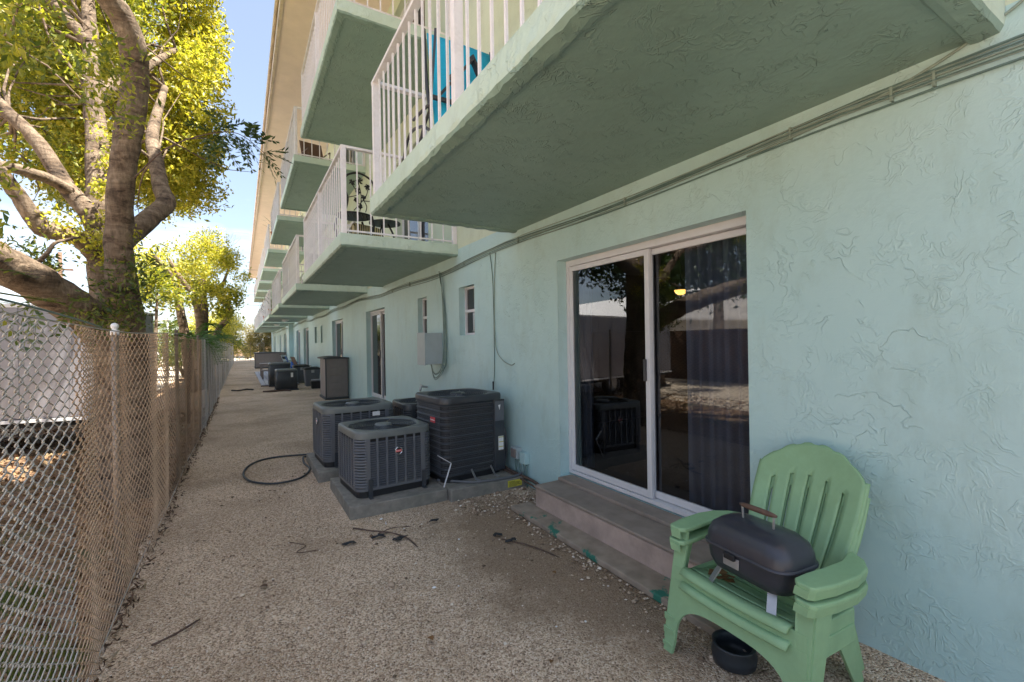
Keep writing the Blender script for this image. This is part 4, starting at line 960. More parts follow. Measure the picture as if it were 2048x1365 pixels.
# ================================================================== TREES
def limb_mesh(specs, seg=14, noise=.035):
    b = MB()
    for pts, rads in specs:
        n = 6; P_ = catmull(pts, n); r = interp(rads, n)
        P_ = [p+Vector((random.uniform(-1, 1), random.uniform(-1, 1), random.uniform(-1, 1)))*r[i]*.05 for i, p in enumerate(P_)]
        b.tube(P_, r, seg, noise=noise)
    return b
tree = empty('big_tree', (-1.1, 6.3, 0), 0, 'large leaning multi-stemmed tree with yellow-green crown just behind the fence', 'tree')
def loc_(o, t): o.location = (-t.location.x, -t.location.y, -t.location.z)
front = [(-1.00, 6.25, -.1), (-1.01, 6.2, .46), (-1.02, 6.2, 1.2), (-1.03, 6.1, 1.83), (-1.05, 6.0, 2.44), (-1.03, 5.9, 2.87), (-.98, 5.8, 3.3), (-.90, 5.7, 3.77), (-.84, 5.6, 4.17), (-.86, 5.4, 4.48), (-1.0, 5.2, 4.66), (-1.25, 5.0, 4.85), (-1.6, 4.7, 5.1)]
rear = [(-1.20, 6.5, -.1), (-1.18, 6.5, .6), (-1.18, 6.5, 1.19), (-1.22, 6.5, 1.85), (-1.29, 6.6, 2.52), (-1.34, 6.7, 3.08), (-1.39, 6.9, 3.82), (-1.46, 7.1, 4.58), (-1.54, 7.4, 5.44), (-1.66, 7.8, 6.54)]
specs = [(front, [0.270, 0.215, 0.185, 0.155, 0.120, 0.112, 0.108, 0.114, 0.110, 0.104, 0.094, 0.084, 0.066]), (rear, [0.258, 0.213, 0.190, 0.167, 0.144, 0.125, 0.106, 0.091, 0.076, 0.053]),
 ([(-1.05, 6.3, 1.25), (-1.2, 6.2, 1.66), (-1.36, 6.1, 1.90), (-1.55, 5.8, 2.11), (-1.71, 5.4, 2.27), (-1.88, 5.0, 2.38), (-2.2, 4.3, 2.6)], [0.197, 0.180, 0.172, 0.164, 0.156, 0.148, 0.123]),
 ([(-1.26, 6.6, 2.36), (-1.36, 6.5, 2.58), (-1.48, 6.4, 2.71), (-1.69, 6.3, 2.76), (-1.80, 6.2, 2.97), (-1.90, 6.1, 3.18), (-2.07, 6.0, 3.42)], [0.104, 0.088, 0.080, 0.088, 0.068, 0.060, 0.048]),
 ([(-1.30, 6.6, 2.66), (-1.40, 6.6, 3.0), (-1.62, 6.7, 3.32), (-1.84, 6.8, 3.75), (-2.09, 6.9, 4.05), (-2.4, 7.0, 4.4), (-3.0, 7.2, 5.0)], [0.101, 0.094, 0.083, 0.072, 0.065, 0.058, 0.036]),
 ([(-1.50, 6.68, 3.20), (-1.68, 6.5, 3.30), (-1.85, 6.3, 3.31), (-2.05, 6.1, 3.3), (-2.4, 5.8, 3.4)], [.06, .055, .05, .045, .03]),
 ([(-1.06, 6.1, 2.62), (-.93, 6.3, 2.86), (-.80, 6.55, 3.10), (-.74, 6.7, 3.26), (-.80, 6.8, 3.45), (-.86, 7.0, 3.8), (-.95, 7.4, 4.3), (-.9, 8.2, 5.3)], [0.104, 0.100, 0.096, 0.100, 0.084, 0.080, 0.068, 0.040]),
 ([(-1.46, 7.1, 4.5), (-1.2, 7.8, 5.2), (-.8, 8.6, 6.1)], [.09, .07, .03]), ([(-1.5, 7.3, 5.2), (-2.1, 7.8, 6.0), (-2.8, 8.3, 6.8)], [.08, .06, .03]),
 ([(-1.60, 5.75, 2.30), (-1.50, 5.7, 2.42), (-1.44, 5.7, 2.52), (-1.30, 5.8, 2.60)], [.022, .018, .014, .010])]
b = limb_mesh(specs); o = b.build('trunk', M['bark'], tree, True); loc_(o, tree)
# small twigs into the crown
b = MB()
for k in range(90):
    base = random.choice(specs[:1]+specs[1:2]+specs[4:5]+specs[6:9])[0]; p = Vector(base[-random.randint(1, 3)]); q = p.copy(); pts = [p]
    d = Vector((random.uniform(-1, .15), random.uniform(.1, 1.3), random.uniform(-.1, 1))).normalized()
    for j in range(5): d = (d+Vector((random.uniform(-.4, .4), random.uniform(-.4, .4), random.uniform(-.35, .3)))).normalized(); q = q+d*.42; pts.append(q)
    b.tube(pts, [.02, .016, .012, .009, .006, .003], 5)
o = b.build('branches', M['bark'], tree, True); loc_(o, tree); o['kind'] = 'stuff'
r1 = np.random.default_rng(3)
# crown: far bright mass on the right, darker looser foliage on the left
cen = []; rad = []
for k in range(60):
    y = r1.uniform(8.2, 11.5); x = r1.uniform(-3.2, -.72); z = r1.uniform(3.9, 8.8)
    fw = y*.86+x*.51
    if z < 4.2+abs(x+1.2)*.25: z += .6
    cen.append((x-.05*(y-9), y, z)); rad.append((.55, .75, .5))
for z in np.arange(4.25, 8.9, .30): cen.append((-.72+.10*sin(z*3), 9.4+.5*sin(z*2), z)); rad.append((.46, .6, .42))
for z in np.arange(4.9, 8.9, .5): cen.append((-.50+.10*sin(z*5), 9.2+.4*sin(z*2), z)); rad.append((.40, .5, .40))
C = blobs(cen, rad, 92000, r1, .45, 9, .07)
lim = -.10-.012*(C[:, 1]-9)-.03*np.abs(np.sin(C[:, 2]*4)); C = C[C[:, 0] < .03+lim*.6]
V, F = leaf_quads(C, .085, r1, .45); o = arr_mesh('crown', V, F, M['leafyellow'], tree); loc_(o, tree)
cen = [(r1.uniform(-4.5, -1.3), r1.uniform(6.6, 9.5), r1.uniform(3.7, 8)) for _ in range(26)]
C = blobs(cen, [(.5, .55, .28)]*26, 19000, r1, .3, 9, .08)
V, F = leaf_quads(C, .07, r1, .42); o = arr_mesh('crown', V, F, M['leafmix'], tree); loc_(o, tree)
# near hanging leaves, upper left
cen = [(r1.uniform(-1.9, -.85), r1.uniform(3.3, 4.9), r1.uniform(3.05, 4.3)) for _ in range(16)]+[(-1.25, 3.6, 2.55), (-1.4, 4.0, 2.8), (-1.5, 4.3, 2.35)]
C = blobs(cen, [(.26, .28, .14)]*len(cen), 4300, r1, .2, 7, .05)
V, F = leaf_quads(C, .058, r1, .38); o = arr_mesh('near_leaves', V, F, M['leafmix'], tree); loc_(o, tree)
# vine leaves along limbs
pts = []
for (p, r) in (((-1.50, 6.35, 2.78), .16), ((-1.38, 6.4, 2.68), .15), ((-1.65, 6.3, 2.80), .13), ((-1.16, 6.3, 2.9), .10), ((-1.20, 6.2, 3.2), .11), ((-1.18, 6.3, 2.5), .10), ((-1.02, 6.0, 2.72), .10), ((-1.15, 6.3, 3.5), .10), ((-1.2, 6.2, 2.65), .09), ((-1.2, 6.6, 3.9), .16)):
    pts.append(np.array(p)+r1.normal(size=(190, 3))*r*.62)
C = np.concatenate(pts); V, F = leaf_quads(C, .045, r1, .6); o = arr_mesh('vine_leaves', V, F, M['leafyellow'], tree); loc_(o, tree)
pts = []
for (p, r) in (((-1.05, 5.85, 2.2), .22), ((-.92, 5.8, 2.05), .2), ((-.95, 5.8, 1.85), .2), ((-1.15, 5.7, 1.80), .18), ((-.85, 5.8, 2.35), .2), ((-1.75, 6.1, 2.45), .14), ((-1.6, 6.0, 2.35), .12)):
    pts.append(np.array(p)+r1.normal(size=(150, 3))*r*.55)
C = np.concatenate(pts); V, F = leaf_quads(C, .07, r1, .3); o = arr_mesh('vine_leaves', V, F, M['leafgreen'], tree); loc_(o, tree)
# drooping compound-leaf spray
def pinnate(b, p, d, L, nl=7, ll=.05):
    p = Vector(p); d = Vector(d).normalized(); s_ = d.cross(Vector((0, 0, 1))).normalized(); up = s_.cross(d)
    q = p.copy()
    for k in range(nl):
        t = (k+1)/nl; c = p+d*L*t+Vector((0, 0, -.25*L*t*t))
        for sg in (-1, 1):
            dd = (d*.6+s_*sg*.9+up*random.uniform(-.5, .2)).normalized(); w = dd.cross(up).normalized()*ll*.2
            e = c+dd*ll*random.uniform(.8, 1.15)
            b.add([c, (c+e)/2+w, e, (c+e)/2-w], [(0, 1, 2, 3)])
    b.tube([p, p+d*L*.5+Vector((0, 0, -.06*L)), p+d*L+Vector((0, 0, -.25*L))], .0015, 3)
sp_ = empty('leafy_twig', (-.61, 4.0, 2.89), 0, 'thin twig of small paired dark leaves reaching from the tree toward the eave', 'twig')
b = MB(); tw = catmull([(-.66, 4.3, 2.80), (-.45, 4.1, 2.98), (-.20, 4.0, 3.10), (.0, 3.95, 3.13), (.17, 3.95, 3.02)], 5); b.tube(tw, interp([.006, .005, .004, .003, .002], 5), 5); o = b.build('stem', M['twig'], sp_, True); loc_(o, sp_)
b = MB()
for k in range(30):
    p = tw[random.randint(9, len(tw)-1)]; d = Vector((random.uniform(-.4, 1), random.uniform(-.6, .6), random.uniform(-1, .6)))
    pinnate(b, p, d, random.uniform(.14, .24), 6, .055)
o = b.build('leaves', M['leafdark'], sp_); loc_(o, sp_)
# twig hanging in front of trailer
sp_ = empty('leafy_twig', (-.95, 2.6, 1.75), 0, 'drooping leafy twig hanging over the fence top at the left edge', 'twig')
b = MB()
for k in range(16):
    x = random.uniform(-.98, -.70); pinnate(b, (x, 2.4+random.uniform(0, .9), 1.80+random.uniform(-.06, .05)), (random.uniform(-.5, .7), random.uniform(-.5, .5), random.uniform(-1, .1)), random.uniform(.12, .2), 6, .045)
b.tube(catmull([(-1.2, 2.3, 1.85), (-.95, 2.6, 1.80), (-.78, 3.2, 1.78)], 4), .004, 5)
o = b.build('leaves', M['leafgreen'], sp_); loc_(o, sp_)

def simple_tree(loc, label, specs, cen, rad, n, leaf, size, seed, name='street_tree', group=None):
    t = empty(name, loc, 0, label, 'tree', group); rr = np.random.default_rng(seed)
    b = limb_mesh(specs, 9, .05); o = b.build('trunk', M['bark'], t, True); loc_(o, t)
    C = blobs(cen, rad, n, rr, .4, 8, size*1.1); V, F = leaf_quads(C, size, rr, .5); o = arr_mesh('crown', V, F, leaf, t); loc_(o, t); return t
r4 = np.random.default_rng(9)
cen = [(r4.uniform(-3.7, .05), r4.uniform(18.5, 22.5), r4.uniform(3.2, 5.5)) for _ in range(58)]
cen = [c for c in cen if c[2] < 5.75-.20*abs(c[0]+1.6)**1.4 and c[2] > 3.0+.35*(c[0] > -1.0)]
simple_tree((-1.4, 20, 0), 'mid-distance tree with twisting pale limbs and sparse yellow-green crown', [
 ([(-1.5, 19, -.1), (-1.62, 19, 1.6), (-1.77, 19, 2.78), (-1.96, 19, 3.79), (-2.4, 18.6, 4.5)], [.18, .15, .13, .10, .05]),
 ([(-1.3, 20, -.1), (-1.29, 20, 1.59), (-1.28, 20, 2.5), (-1.49, 20, 3.4), (-1.85, 20, 4.01), (-2.2, 20, 4.7)], [.2, .17, .15, .11, .08, .04]),
 ([(-1.26, 20.3, -.1), (-1.25, 20.5, 1.59), (-1.18, 20.5, 2.9), (-1.22, 20.5, 3.83), (-.99, 21, 4.86), (-.6, 21, 5.4)], [.18, .16, .14, .10, .06, .03]),
 ([(-.95, 22, -.1), (-.92, 22, 1.38), (-.80, 22, 2.2), (-.45, 22, 2.7), (-.45, 22, 3.2), (-.75, 22, 3.5), (-.6, 22, 4.1), (-.3, 22, 5.0)], [.14, .12, .11, .11, .10, .08, .06, .03])],
 cen, [(.40, .6, .20)]*len(cen), 17000, M['leafyellow'], .10, 5)
cen = [(-1.9, 17.8, 3.1), (-2.2, 18, 3.6), (-2.5, 18, 4.0), (-2.6, 18, 3.2), (-1.2, 19, 3.3), (-.6, 21, 2.9), (-.3, 21, 3.4)]
t5 = simple_tree((-2.3, 17.5, 0), 'darker broad-leaved young tree in front of the twisting pale tree', [([(-2.3, 17.5, -.1), (-2.25, 17.5, 1.8), (-2.2, 17.6, 3.2)], [.06, .05, .03])], cen, [(.4, .45, .3)]*7, 2200, M['leafmix'], .15, 6)
# bare twiggy top
b = MB()
for k in range(34):
    p = Vector((-.9, 22, 5.0)); d = Vector((random.uniform(-.9, .9), random.uniform(-.3, .3), 1)).normalized(); pts = [p]
    for j in range(5): d = (d+Vector((random.uniform(-.35, .35), 0, random.uniform(-.2, .3)))).normalized(); p = p+d*.28; pts.append(p)
    b.tube(pts, [.014, .011, .008, .006, .005, .003], 4)
tag(b.build('bare_branches', M['bark']), 'bare twiggy branches rising above the mid-distance tree', 'branches')
# hedge and trees at the end, and shrubs beyond
def shrub(x, y, rx, ry, h, n, leaf, size, label, seed, group=None):
    rr = np.random.default_rng(seed); t = empty('shrub', (x, y, 0), 0, label, 'shrub', group)
    cen = [(rr.uniform(-rx, rx)*.7, rr.uniform(-ry, ry)*.7, h*rr.uniform(.25, .85)) for _ in range(14)]
    C = blobs(cen, [(rx*.4, ry*.4, h*.22)]*14, n, rr, .4, 8, size); V, F = leaf_quads(C, size, rr, .5); V[:, 2] = np.maximum(V[:, 2], -.02)
    arr_mesh('foliage', V, F, leaf, t)
    b = MB()
    for k in range(5): b.tube([(0, 0, -.05), (random.uniform(-.3, .3)*rx, random.uniform(-.3, .3)*ry, h*.35), (random.uniform(-.6, .6)*rx, random.uniform(-.6, .6)*ry, h*.7)], [.05, .035, .015], 5)
    b.build('stem', M['bark'], t, True); return t
shrub(1.9, 54.5, 2.0, 1.2, 3.6, 9000, M['hedge'], .15, 'tall dry golden shrub closing the end of the path', 21)
shrub(.6, 58.5, 1.1, 1.2, 2.6, 5000, M['hedge'], .12, 'vine covered mound left of the end of the path', 22)
shrub(-.9, 47, 1.2, 2.2, 4.6, 6000, M['leafyellow'], .15, 'tall yellow-green shrub behind the far fence end', 23)
shrub(-1.8, 36, 1.4, 2.2, 4.4, 7000, M['leafyellow'], .14, 'wide leafy shrub between the mid tree and the far fence end', 24)
shrub(-2.6, 29, 1.2, 1.6, 2.9, 5000, M['leafgreen'], .13, 'green shrub beyond the cross fence near the light pole', 25)
shrub(-1.6, 25.5, .9, 1.3, 2.3, 4000, M['leafgreen'], .12, 'low green shrub at the foot of the mid-distance tree', 26)
for k, (x, y) in enumerate(((-8.5, 60), (-12.5, 63), (-17, 61), (-22, 64), (-28, 60), (-4.5, 62))):
    shrub(x, y, 2.6, 1.6, (3.2, 2.8, 3.4, 3.0, 3.3, 3.6)[k], 3000, M['leafgreen'] if k % 2 else M['hedge'], .2, ['golden hedge clump by the street behind the left palm', 'green hedge clump second from the left palm by the street', 'golden hedge clump further left by the street', 'green hedge clump near the utility pole', 'golden hedge clump furthest left by the street', 'green hedge clump by the street behind the right palm'][k], 40+k, 'hedge clumps along the street')
# palms
def palm(x, y, h, label, seed):
    t = empty('palm_tree', (x, y, 0), 0, label, 'palm tree', 'small palms beyond the plot'); rr = random.Random(seed)
    b = MB(); b.tube([(0, 0, -.1), (.05, 0, h*.5), (0, 0, h)], [.2, .15, .13], 9, noise=.08); b.build('trunk', M['bark'], t, True)
    b = MB()
    for k in range(22):
        a = rr.uniform(0, 2*pi); el = rr.uniform(-.2, 1.2); L_ = rr.uniform(1.2, 1.7); d = Vector((cos(a)*cos(el), sin(a)*cos(el), sin(el)))
        s_ = Vector((-sin(a), cos(a), 0)); prev = Vector((0, 0, h)); pts = [prev]
        for j in range(1, 9): pts.append(Vector((0, 0, h))+d*L_*j/8+Vector((0, 0, -1.0*(j/8)**2*L_*.55)))
        b.tube(pts, .012, 3)
        for j in range(1, 9):
            for sg in (-1, 1):
                for jj in (0, .5):
                    c = pts[j-1].lerp(pts[j], jj); e = c+s_*sg*.32*sin(pi*(.15+.85*j/9))+Vector((0, 0, -.16))+d*.12; b.add([c, c.lerp(e, .5)+d*.03, e, c.lerp(e, .5)-d*.03], [(0, 1, 2, 3)])
    b.build('fronds', M['leafgreen'], t)
palm(-5.9, 42, 3.0, 'left one of two small palms seen over the fence beside the big trunk', 1); palm(-5.0, 46, 3.2, 'right one of two small palms seen over the fence, nearer the pale tree', 2)
# overhanging fronds on the fence
pf = empty('overhanging_palm_fronds', (-.8, 11, 0), 0, 'bright green feathery fronds spilling over the fence top', 'plant')
b = MB(); b.tube([(-.15, .4, -.05), (-.12, .2, .9), (-.05, 0, 1.7)], [.035, .03, .02], 7); b.build('stem', M['twig'], pf, True)
b = MB()
for k in range(17):
    a = random.uniform(-.35, 1.9) if k < 13 else random.uniform(2, 6); L_ = random.uniform(.7, 1.9)*(1 if k < 13 else .6)
    d = Vector((sin(a)*.28+.05, cos(a) if k < 13 else cos(a), .42+random.uniform(-.2, .4))).normalized(); o0 = Vector((-.05, random.uniform(-.6, 2.2), 1.55+random.uniform(-.1, .15)))
    pts = [o0+d*L_*j/10+Vector((0, 0, -.75*(j/10)**2*L_)) for j in range(11)]; b.tube(pts, .005, 3)
    s_ = d.cross(Vector((0, 0, 1))).normalized()
    for j in range(1, 11):
        for jj in (0, .33, .66):
            c = pts[j-1].lerp(pts[j], jj)
            for sg in (-1, 1):
                e = c+s_*sg*.16+d*.12+Vector((0, 0, -.06)); w = d*.010; b.add([c, c.lerp(e, .5)+w, e, c.lerp(e, .5)-w], [(0, 1, 2, 3)])
b.build('fronds', M['frond'], pf)

# ================================================================== BEYOND THE FENCE
tl = empty('box_trailer', (-1.86, 9.15, 0), R(-11), 'pale grey box trailer with a white lower rail parked behind the fence', 'trailer')
Lx = 4.6; Dy = 2.1
b = MB(); b.box(-Lx, 0, 0, Dy, .52, 2.17); b.build('body', M['trailer'], tl, bevel=.03)
b = MB(); b.box(-Lx-.01, .01, -.012, .02, .47, .515).box(.0, .012, 0, Dy, .47, .515); b.build('lower_rail', M['white'], tl)
b = MB(); b.box(-Lx-.01, .015, -.014, .03, 2.15, 2.20).box(-.02, .015, .03, Dy, 2.15, 2.20); b.build('roof_rail', M['alu'], tl)
for x in np.arange(-Lx+.6, 0, .61): q = MB(); q.box(x-.015, x+.015, -.008, .0, .53, 2.14); q.build('seam', M['trailer'], tl)
b = MB(); b.box(-Lx+.1, -.1, .1, .18, .38, .46).box(-Lx+.1, -.1, Dy-.18, Dy-.1, .38, .46)
for x in np.arange(-Lx+.2, -.1, .5): b.box(x, x+.05, .1, Dy-.1, .40, .465)
b.build('chassis', M['rubber'], tl)
for x in (-2.5, -1.65):
    w = empty('wheel', (x, .16, .31)); w.parent = tl
    q = MB(); q.loft([[(cos(t)*r, yy, sin(t)*r) for t in np.linspace(0, 2*pi, 29)[:-1]] for r, yy in ((.2, -.09), (.29, -.085), (.315, -.05), (.315, .05), (.29, .085), (.2, .09))]); q.build('tyre', M['rubber'], w, True)
    q = MB(); q.loft([[(cos(t)*r, yy, sin(t)*r) for t in np.linspace(0, 2*pi, 21)[:-1]] for r, yy in ((.03, -.10), (.12, -.095), (.20, -.092), (.2, -.06))], True, True); q.build('rim', M['steel'], w, True)
# house to the west (seen mirrored in the glass door)
hs = empty('bungalow', (-19, 24, 0), R(8), 'white-roofed bungalow mirrored in the sliding door glass', 'house')
b = MB(); b.box(-5, 5, -7, 7, 0, 2.7); b.build('wall', M['housewall'], hs)
b = MB(); b.add([(5.7, -7.7, 2.6), (5.7, 7.7, 2.6), (0, 7.7, 4.6), (0, -7.7, 4.6), (-5.7, -7.7, 2.6), (-5.7, 7.7, 2.6)], [(0, 1, 2, 3), (3, 2, 5, 4), (0, 3, 4), (1, 5, 2)]); b.build('roof', M['whiteroof'], hs, solid=.12)
for y in (-4, -.5, 3.5):
    b = MB(); b.box(5.0, 5.04, y-.7, y+.7, 1.0, 2.1); wf = b.build('window', M['alu'], hs)
    b = MB(); b.box(5.04, 5.05, y-.62, y+.62, 1.08, 2.02); b.build('pane', M['glassdark'], wf)
b = MB()
b.box(-9.2, -9.05, -2, 22, -.03, 1.85); wl = b.build('board_fence', M['brownfurn']); tag(wl, 'brown board fence on the far side of the neighbouring plot', 'fence')
for k, (x, y, h_) in enumerate(((-6.6, 10.8, 6.8), (-12.5, 12.5, 8.0), (-11.5, -1.0, 6.2))):
    rr = np.random.default_rng(60+k); cen = [(x+rr.uniform(-1.4, 1.4), y+rr.uniform(-2.3, 2.6), h_*rr.uniform(.48, .95)) for _ in range(16)]
    simple_tree((x, y, 0), ['large dark tree in the yard beside the trailer, seen only mirrored in the glass door', 'tall dark tree nearer the bungalow, seen only mirrored in the glass', 'lower tree furthest right among those mirrored in the glass'][k], [([(x, y, -.1), (x+.1, y, h_*.4), (x, y+.2, h_*.75)], [.28, .2, .1])], cen, [(1.0, 1.0, .8)]*16, 11000, M['leafdark'], .2, 70+k, 'shade_tree')
# parked car by the street
cr = empty('parked_car', (-8.6, 56, 0), R(4), 'small white parked car glimpsed through the fences by the street', 'car')
prof = [(-2.1, .35), (-2.12, .75), (-1.95, .92), (-1.35, .98), (-.85, 1.42), (.75, 1.45), (1.35, 1.0), (2.05, .85), (2.12, .45), (2.0, .30), (-2.0, .30)]
b = MB(); b.prism(prof, 'y', -.85, .85); fixn(b.build('body', M['carpaint'], cr, bevel=.05))
b = MB(); b.prism([(-1.22, 1.0), (-.80, 1.37), (.70, 1.39), (1.18, 1.02)], 'y', -.86, .86); b.build('window', M['glassdark'], cr)
for x in (-1.3, 1.3):
    for y in (-.80, .80): q = MB(); q.loft([[(x+cos(t)*r, y+yy, .32+sin(t)*r) for t in np.linspace(0, 2*pi, 21)[:-1]] for r, yy in ((.18, -.1), (.32, -.08), (.32, .08), (.18, .1))]); q.build('wheel', M['rubber'], cr, True)
for y in (-.6, .6): q = MB(); q.box(2.06, 2.13, y-.18, y+.18, .62, .76); q.build('headlight', M['white'], cr)
# light pole, utility pole, power lines
lpz = empty('street_lamp', (-3.34, 30, 0), 0, 'thin white lamp post standing beyond the cross fence', 'street lamp')
b = MB(); b.tube([(0, 0, -.05), (0, 0, 2.95)], .04, 8); b.build('pole', M['alu'], lpz, True)
b = MB(); b.box(-.45, .08, -.08, .08, 2.93, 3.0); b.build('lamp_head', M['alu'], lpz, bevel=.02)
up = empty('utility_pole', (-11.2, 45, 0), 0, 'reddish wooden utility pole behind the big limb, lines crossing it', 'utility pole')
b = MB(); b.tube([(0, 0, -.1), (0, 0, 8.5)], [.15, .12], 10); b.build('pole', M['pole'], up, True)
b = MB(); b.box(-.7, .7, -.05, .05, 7.2, 7.32); b.build('crossarm', M['pole'], up)
for x in (-.6, .0, .6): q = MB(); q.tube([(x, 0, 7.32), (x, 0, 7.48)], [.05, .03], 8); q.build('insulator', M['alu'], up, True)
PWL = ['power line touching the top of the utility pole', 'second power line just below the top of the utility pole', 'power line at the pole crossarm on the near side', 'power line at the pole crossarm on the far side', 'power line a little below the pole crossarm', 'power line midway down the utility pole', 'lowest power line, just above the trailer roof', 'highest power line, seen through the crown of the big tree', 'second highest power line, passing behind the crown underside']
for k, (z, dy) in enumerate(((8.6, 0), (8.25, .2), (7.5, -.4), (7.4, .5), (6.4, .0), (6.1, .3), (5.2, .2), (12.6, 6), (10.0, 4))):
    b = MB(); b.tube([(x, 45+dy, z-.8*(1-((x-30)/70)**2)*.6+.2) for x in np.linspace(-60, 120, 40)], .016, 4)
    tag(b.build('power_line', M['wirefar'], smooth=True), PWL[k], 'power line', 'parallel power lines crossing the sky')
# far end: fence panel with vines
ef = empty('end_fence', (1.0, 53.5, 0), 0, 'sunlit wire fence with vines closing off the far end of the path', 'fence')
for x in (-1.4, -.2, 1.0): q = MB(); q.tube([(x, 0, 0), (x, 0, 1.9)], .03, 8); q.build('post', M['galvpost'], ef, True)
q = MB()
for x in np.arange(-1.4, 1.0, .12): q.bar((x, 0, .05), (x+.12, 0, 1.85), .006); q.bar((x+.12, .005, .05), (x, .005, 1.85), .006)
o = q.build('wires', M['galv'], ef); o['kind'] = 'stuff'
rr = np.random.default_rng(5); C = np.stack([rr.uniform(-1.4, .2, 900), rr.normal(size=900)*.05, rr.uniform(.1, 2.0, 900)], 1); V, F = leaf_quads(C, .12, rr, .6); arr_mesh('vine_leaves', V, F, M['hedge'], ef)

# ================================================================== FAR YARD THINGS
def shed(loc, sx, sy, h, label, name='storage_shed', lidm='shedlid', panels=5):
    s = empty(name, loc, 0, label, 'shed')
    b = MB(); b.box(0, sx, 0, sy, .06, h); b.build('body', M['shed'], s, bevel=.01)
    b = MB(); b.box(-.03, sx+.02, -.03, sy+.02, 0, .06); b.build('base', M['shedlid'], s, bevel=.008)
    # arched lid
    rg = []
    for y in (-.05, sy+.04): pass
    n = 9; top = [(-.07+(sx+.12)*k/n, h+.005+.05*sin(pi*(.15+.8*k/n))) for k in range(n+1)]; poly = top+[(sx+.05, h-.01), (-.07, h-.01)]
    b = MB(); b.prism(poly, 'y', -.05, sy+.05); fixn(b.build('lid', M[lidm], s))
    for k in range(panels):
        z0 = .09+(h-.14)*k/panels; z1 = .09+(h-.14)*(k+1)/panels-.018
        b = MB(); b.box(.08, sx*.70, -.018, .0, z0, z1); b.build('panel', M['shed'], s, bevel=.003)
    for k in range(2):
        y0 = .04+(sy-.08)*k/2; b = MB(); b.box(-.012, .0, y0+.01, y0+(sy-.08)/2-.01, .10, h-.04); b.build('door', M['shed'], s, bevel=.004)
    b = MB(); b.box(-.02, .012, -.018, .012, .06, h); b.build('corner_post', M['shedlid'], s)
    return s
shed((2.0, 13.45, 0), .58, 1.05, 1.14, 'upright taupe resin storage shed with arched dark lid against the wall')
bx = shed((.78, 34.5, 0), 1.8, 2.6, 1.0, 'wide grey resin storage box with dark lid far down the path', panels=3)
def far_ac(loc, hx, hy, h, label, mat='acgrey'):
    p = empty('air_conditioner', loc, 0, label, 'air conditioner')
    b = MB(); b.loft([rrect(hx, hy, .07, .05), rrect(hx, hy, .07, h-.05)]); b.build('body', M[mat], p, True)
    b = MB()
    for x in np.arange(-hx+.07, hx-.06, .03): b.box(x, x+.008, -hy-.006, -hy, .07, h-.07)
    for y in np.arange(-hy+.07, hy-.06, .03): b.box(-hx-.006, -hx, y, y+.008, .07, h-.07)
    o = b.build('guard', M['acdark'], p); o['kind'] = 'stuff'
    b = MB(); b.loft([rrect(hx+.005, hy+.005, .07, h-.06), rrect(hx+.005, hy+.005, .07, h-.02), rrect(hx-.03, hy-.03, .06, h)], True, True); b.build('top_cover', M['actop'], p)
    b = MB(); b.box(-hx-.02, hx+.02, -hy-.02, hy+.02, 0, .05); b.build('base', M['acdark'], p)
    return p
q1 = far_ac((1.30, 17.35, 0), .33, .33, .72, 'low far condenser with white label at the near end of the grey deck', 'acdark')
b = MB(); b.box(.12, .19, -.337, -.331, .45, .60); b.build('label', M['white'], q1)
far_ac((1.22, 19.2, .02), .36, .33, .86, 'taller far condenser just behind the one with the white label', 'acdark')
def bin_(loc, label, s=1.0):
    p = empty('lidded_bin', loc, 0, label, 'bin')
    b = MB(); b.loft([rrect(.22*s, .26*s, .05, 0), rrect(.27*s, .31*s, .06, .62*s)]); b.build('body', M['acgrey'], p)
    b = MB(); b.loft([rrect(.29*s, .33*s, .06, .62*s), rrect(.29*s, .33*s, .06, .66*s), rrect(.2*s, .24*s, .05, .70*s)]); b.build('lid', M['black'], p)
    b = MB(); b.box(-.05, .05, -.345*s, -.32*s, .50*s, .60*s); b.build('latch', M['steel'], p); return p
bin_((2.25, 18.5, 0), 'dark lidded tote bin beside the wall behind the taupe shed')
bin_((2.05, 20.2, 0), 'second dark bin just beyond the tote bin', 1.05)
bs = MB(); bs.loft([rrect(.16, .16, .05, 0), rrect(.19, .19, .05, .26)]); tag(bs.build('planter', M['black'], loc=(2.25, 17.3, .0)), 'small black planter tub in front of the tote bin', 'planter')
bb_ = MB(); bb_.box(2.05, 2.5, 17.0, 17.06, .30, .34); tag(bb_.build('wood_scrap', M['deck']), 'pale wood strip resting across the black planter tub', 'plank')
# deck boards
dk = empty('wooden_deck', (.6, 19.3, 0), 0, 'low grey painted plank deck beside the path', 'deck')
for k in range(8):
    b = MB(); b.box(.02+.16*k, .02+.16*k+.145, 0, 10, .03, .065); b.build('plank', M['deck'], dk, bevel=.004)
b = MB(); b.box(.0, 1.3, .05, .12, 0, .03).box(0, 1.3, 5, 5.08, 0, .03).box(0, 1.3, 9.8, 9.9, 0, .03); b.build('joist', M['brownfurn'], dk)
def table(loc, sx, sy, h, label, mat='shed'):
    t = empty('patio_table', loc, 0, label, 'table')
    b = MB(); b.box(-sx, sx, -sy, sy, h-.05, h); b.build('table_top', M[mat], t, bevel=.01)
    for a in (-1, 1):
        for c in (-1, 1): b = MB(); b.box(a*(sx-.06)-.03, a*(sx-.06)+.03, c*(sy-.06)-.03, c*(sy-.06)+.03, 0, h-.05); b.build('leg', M[mat], t)
    return t
table((1.15, 24.5, .065), .42, .6, .62, 'taupe resin patio table standing on the grey deck')
table((1.0, 22.6, .065), .28, .22, .40, 'small low stool on the deck in front of the patio table')
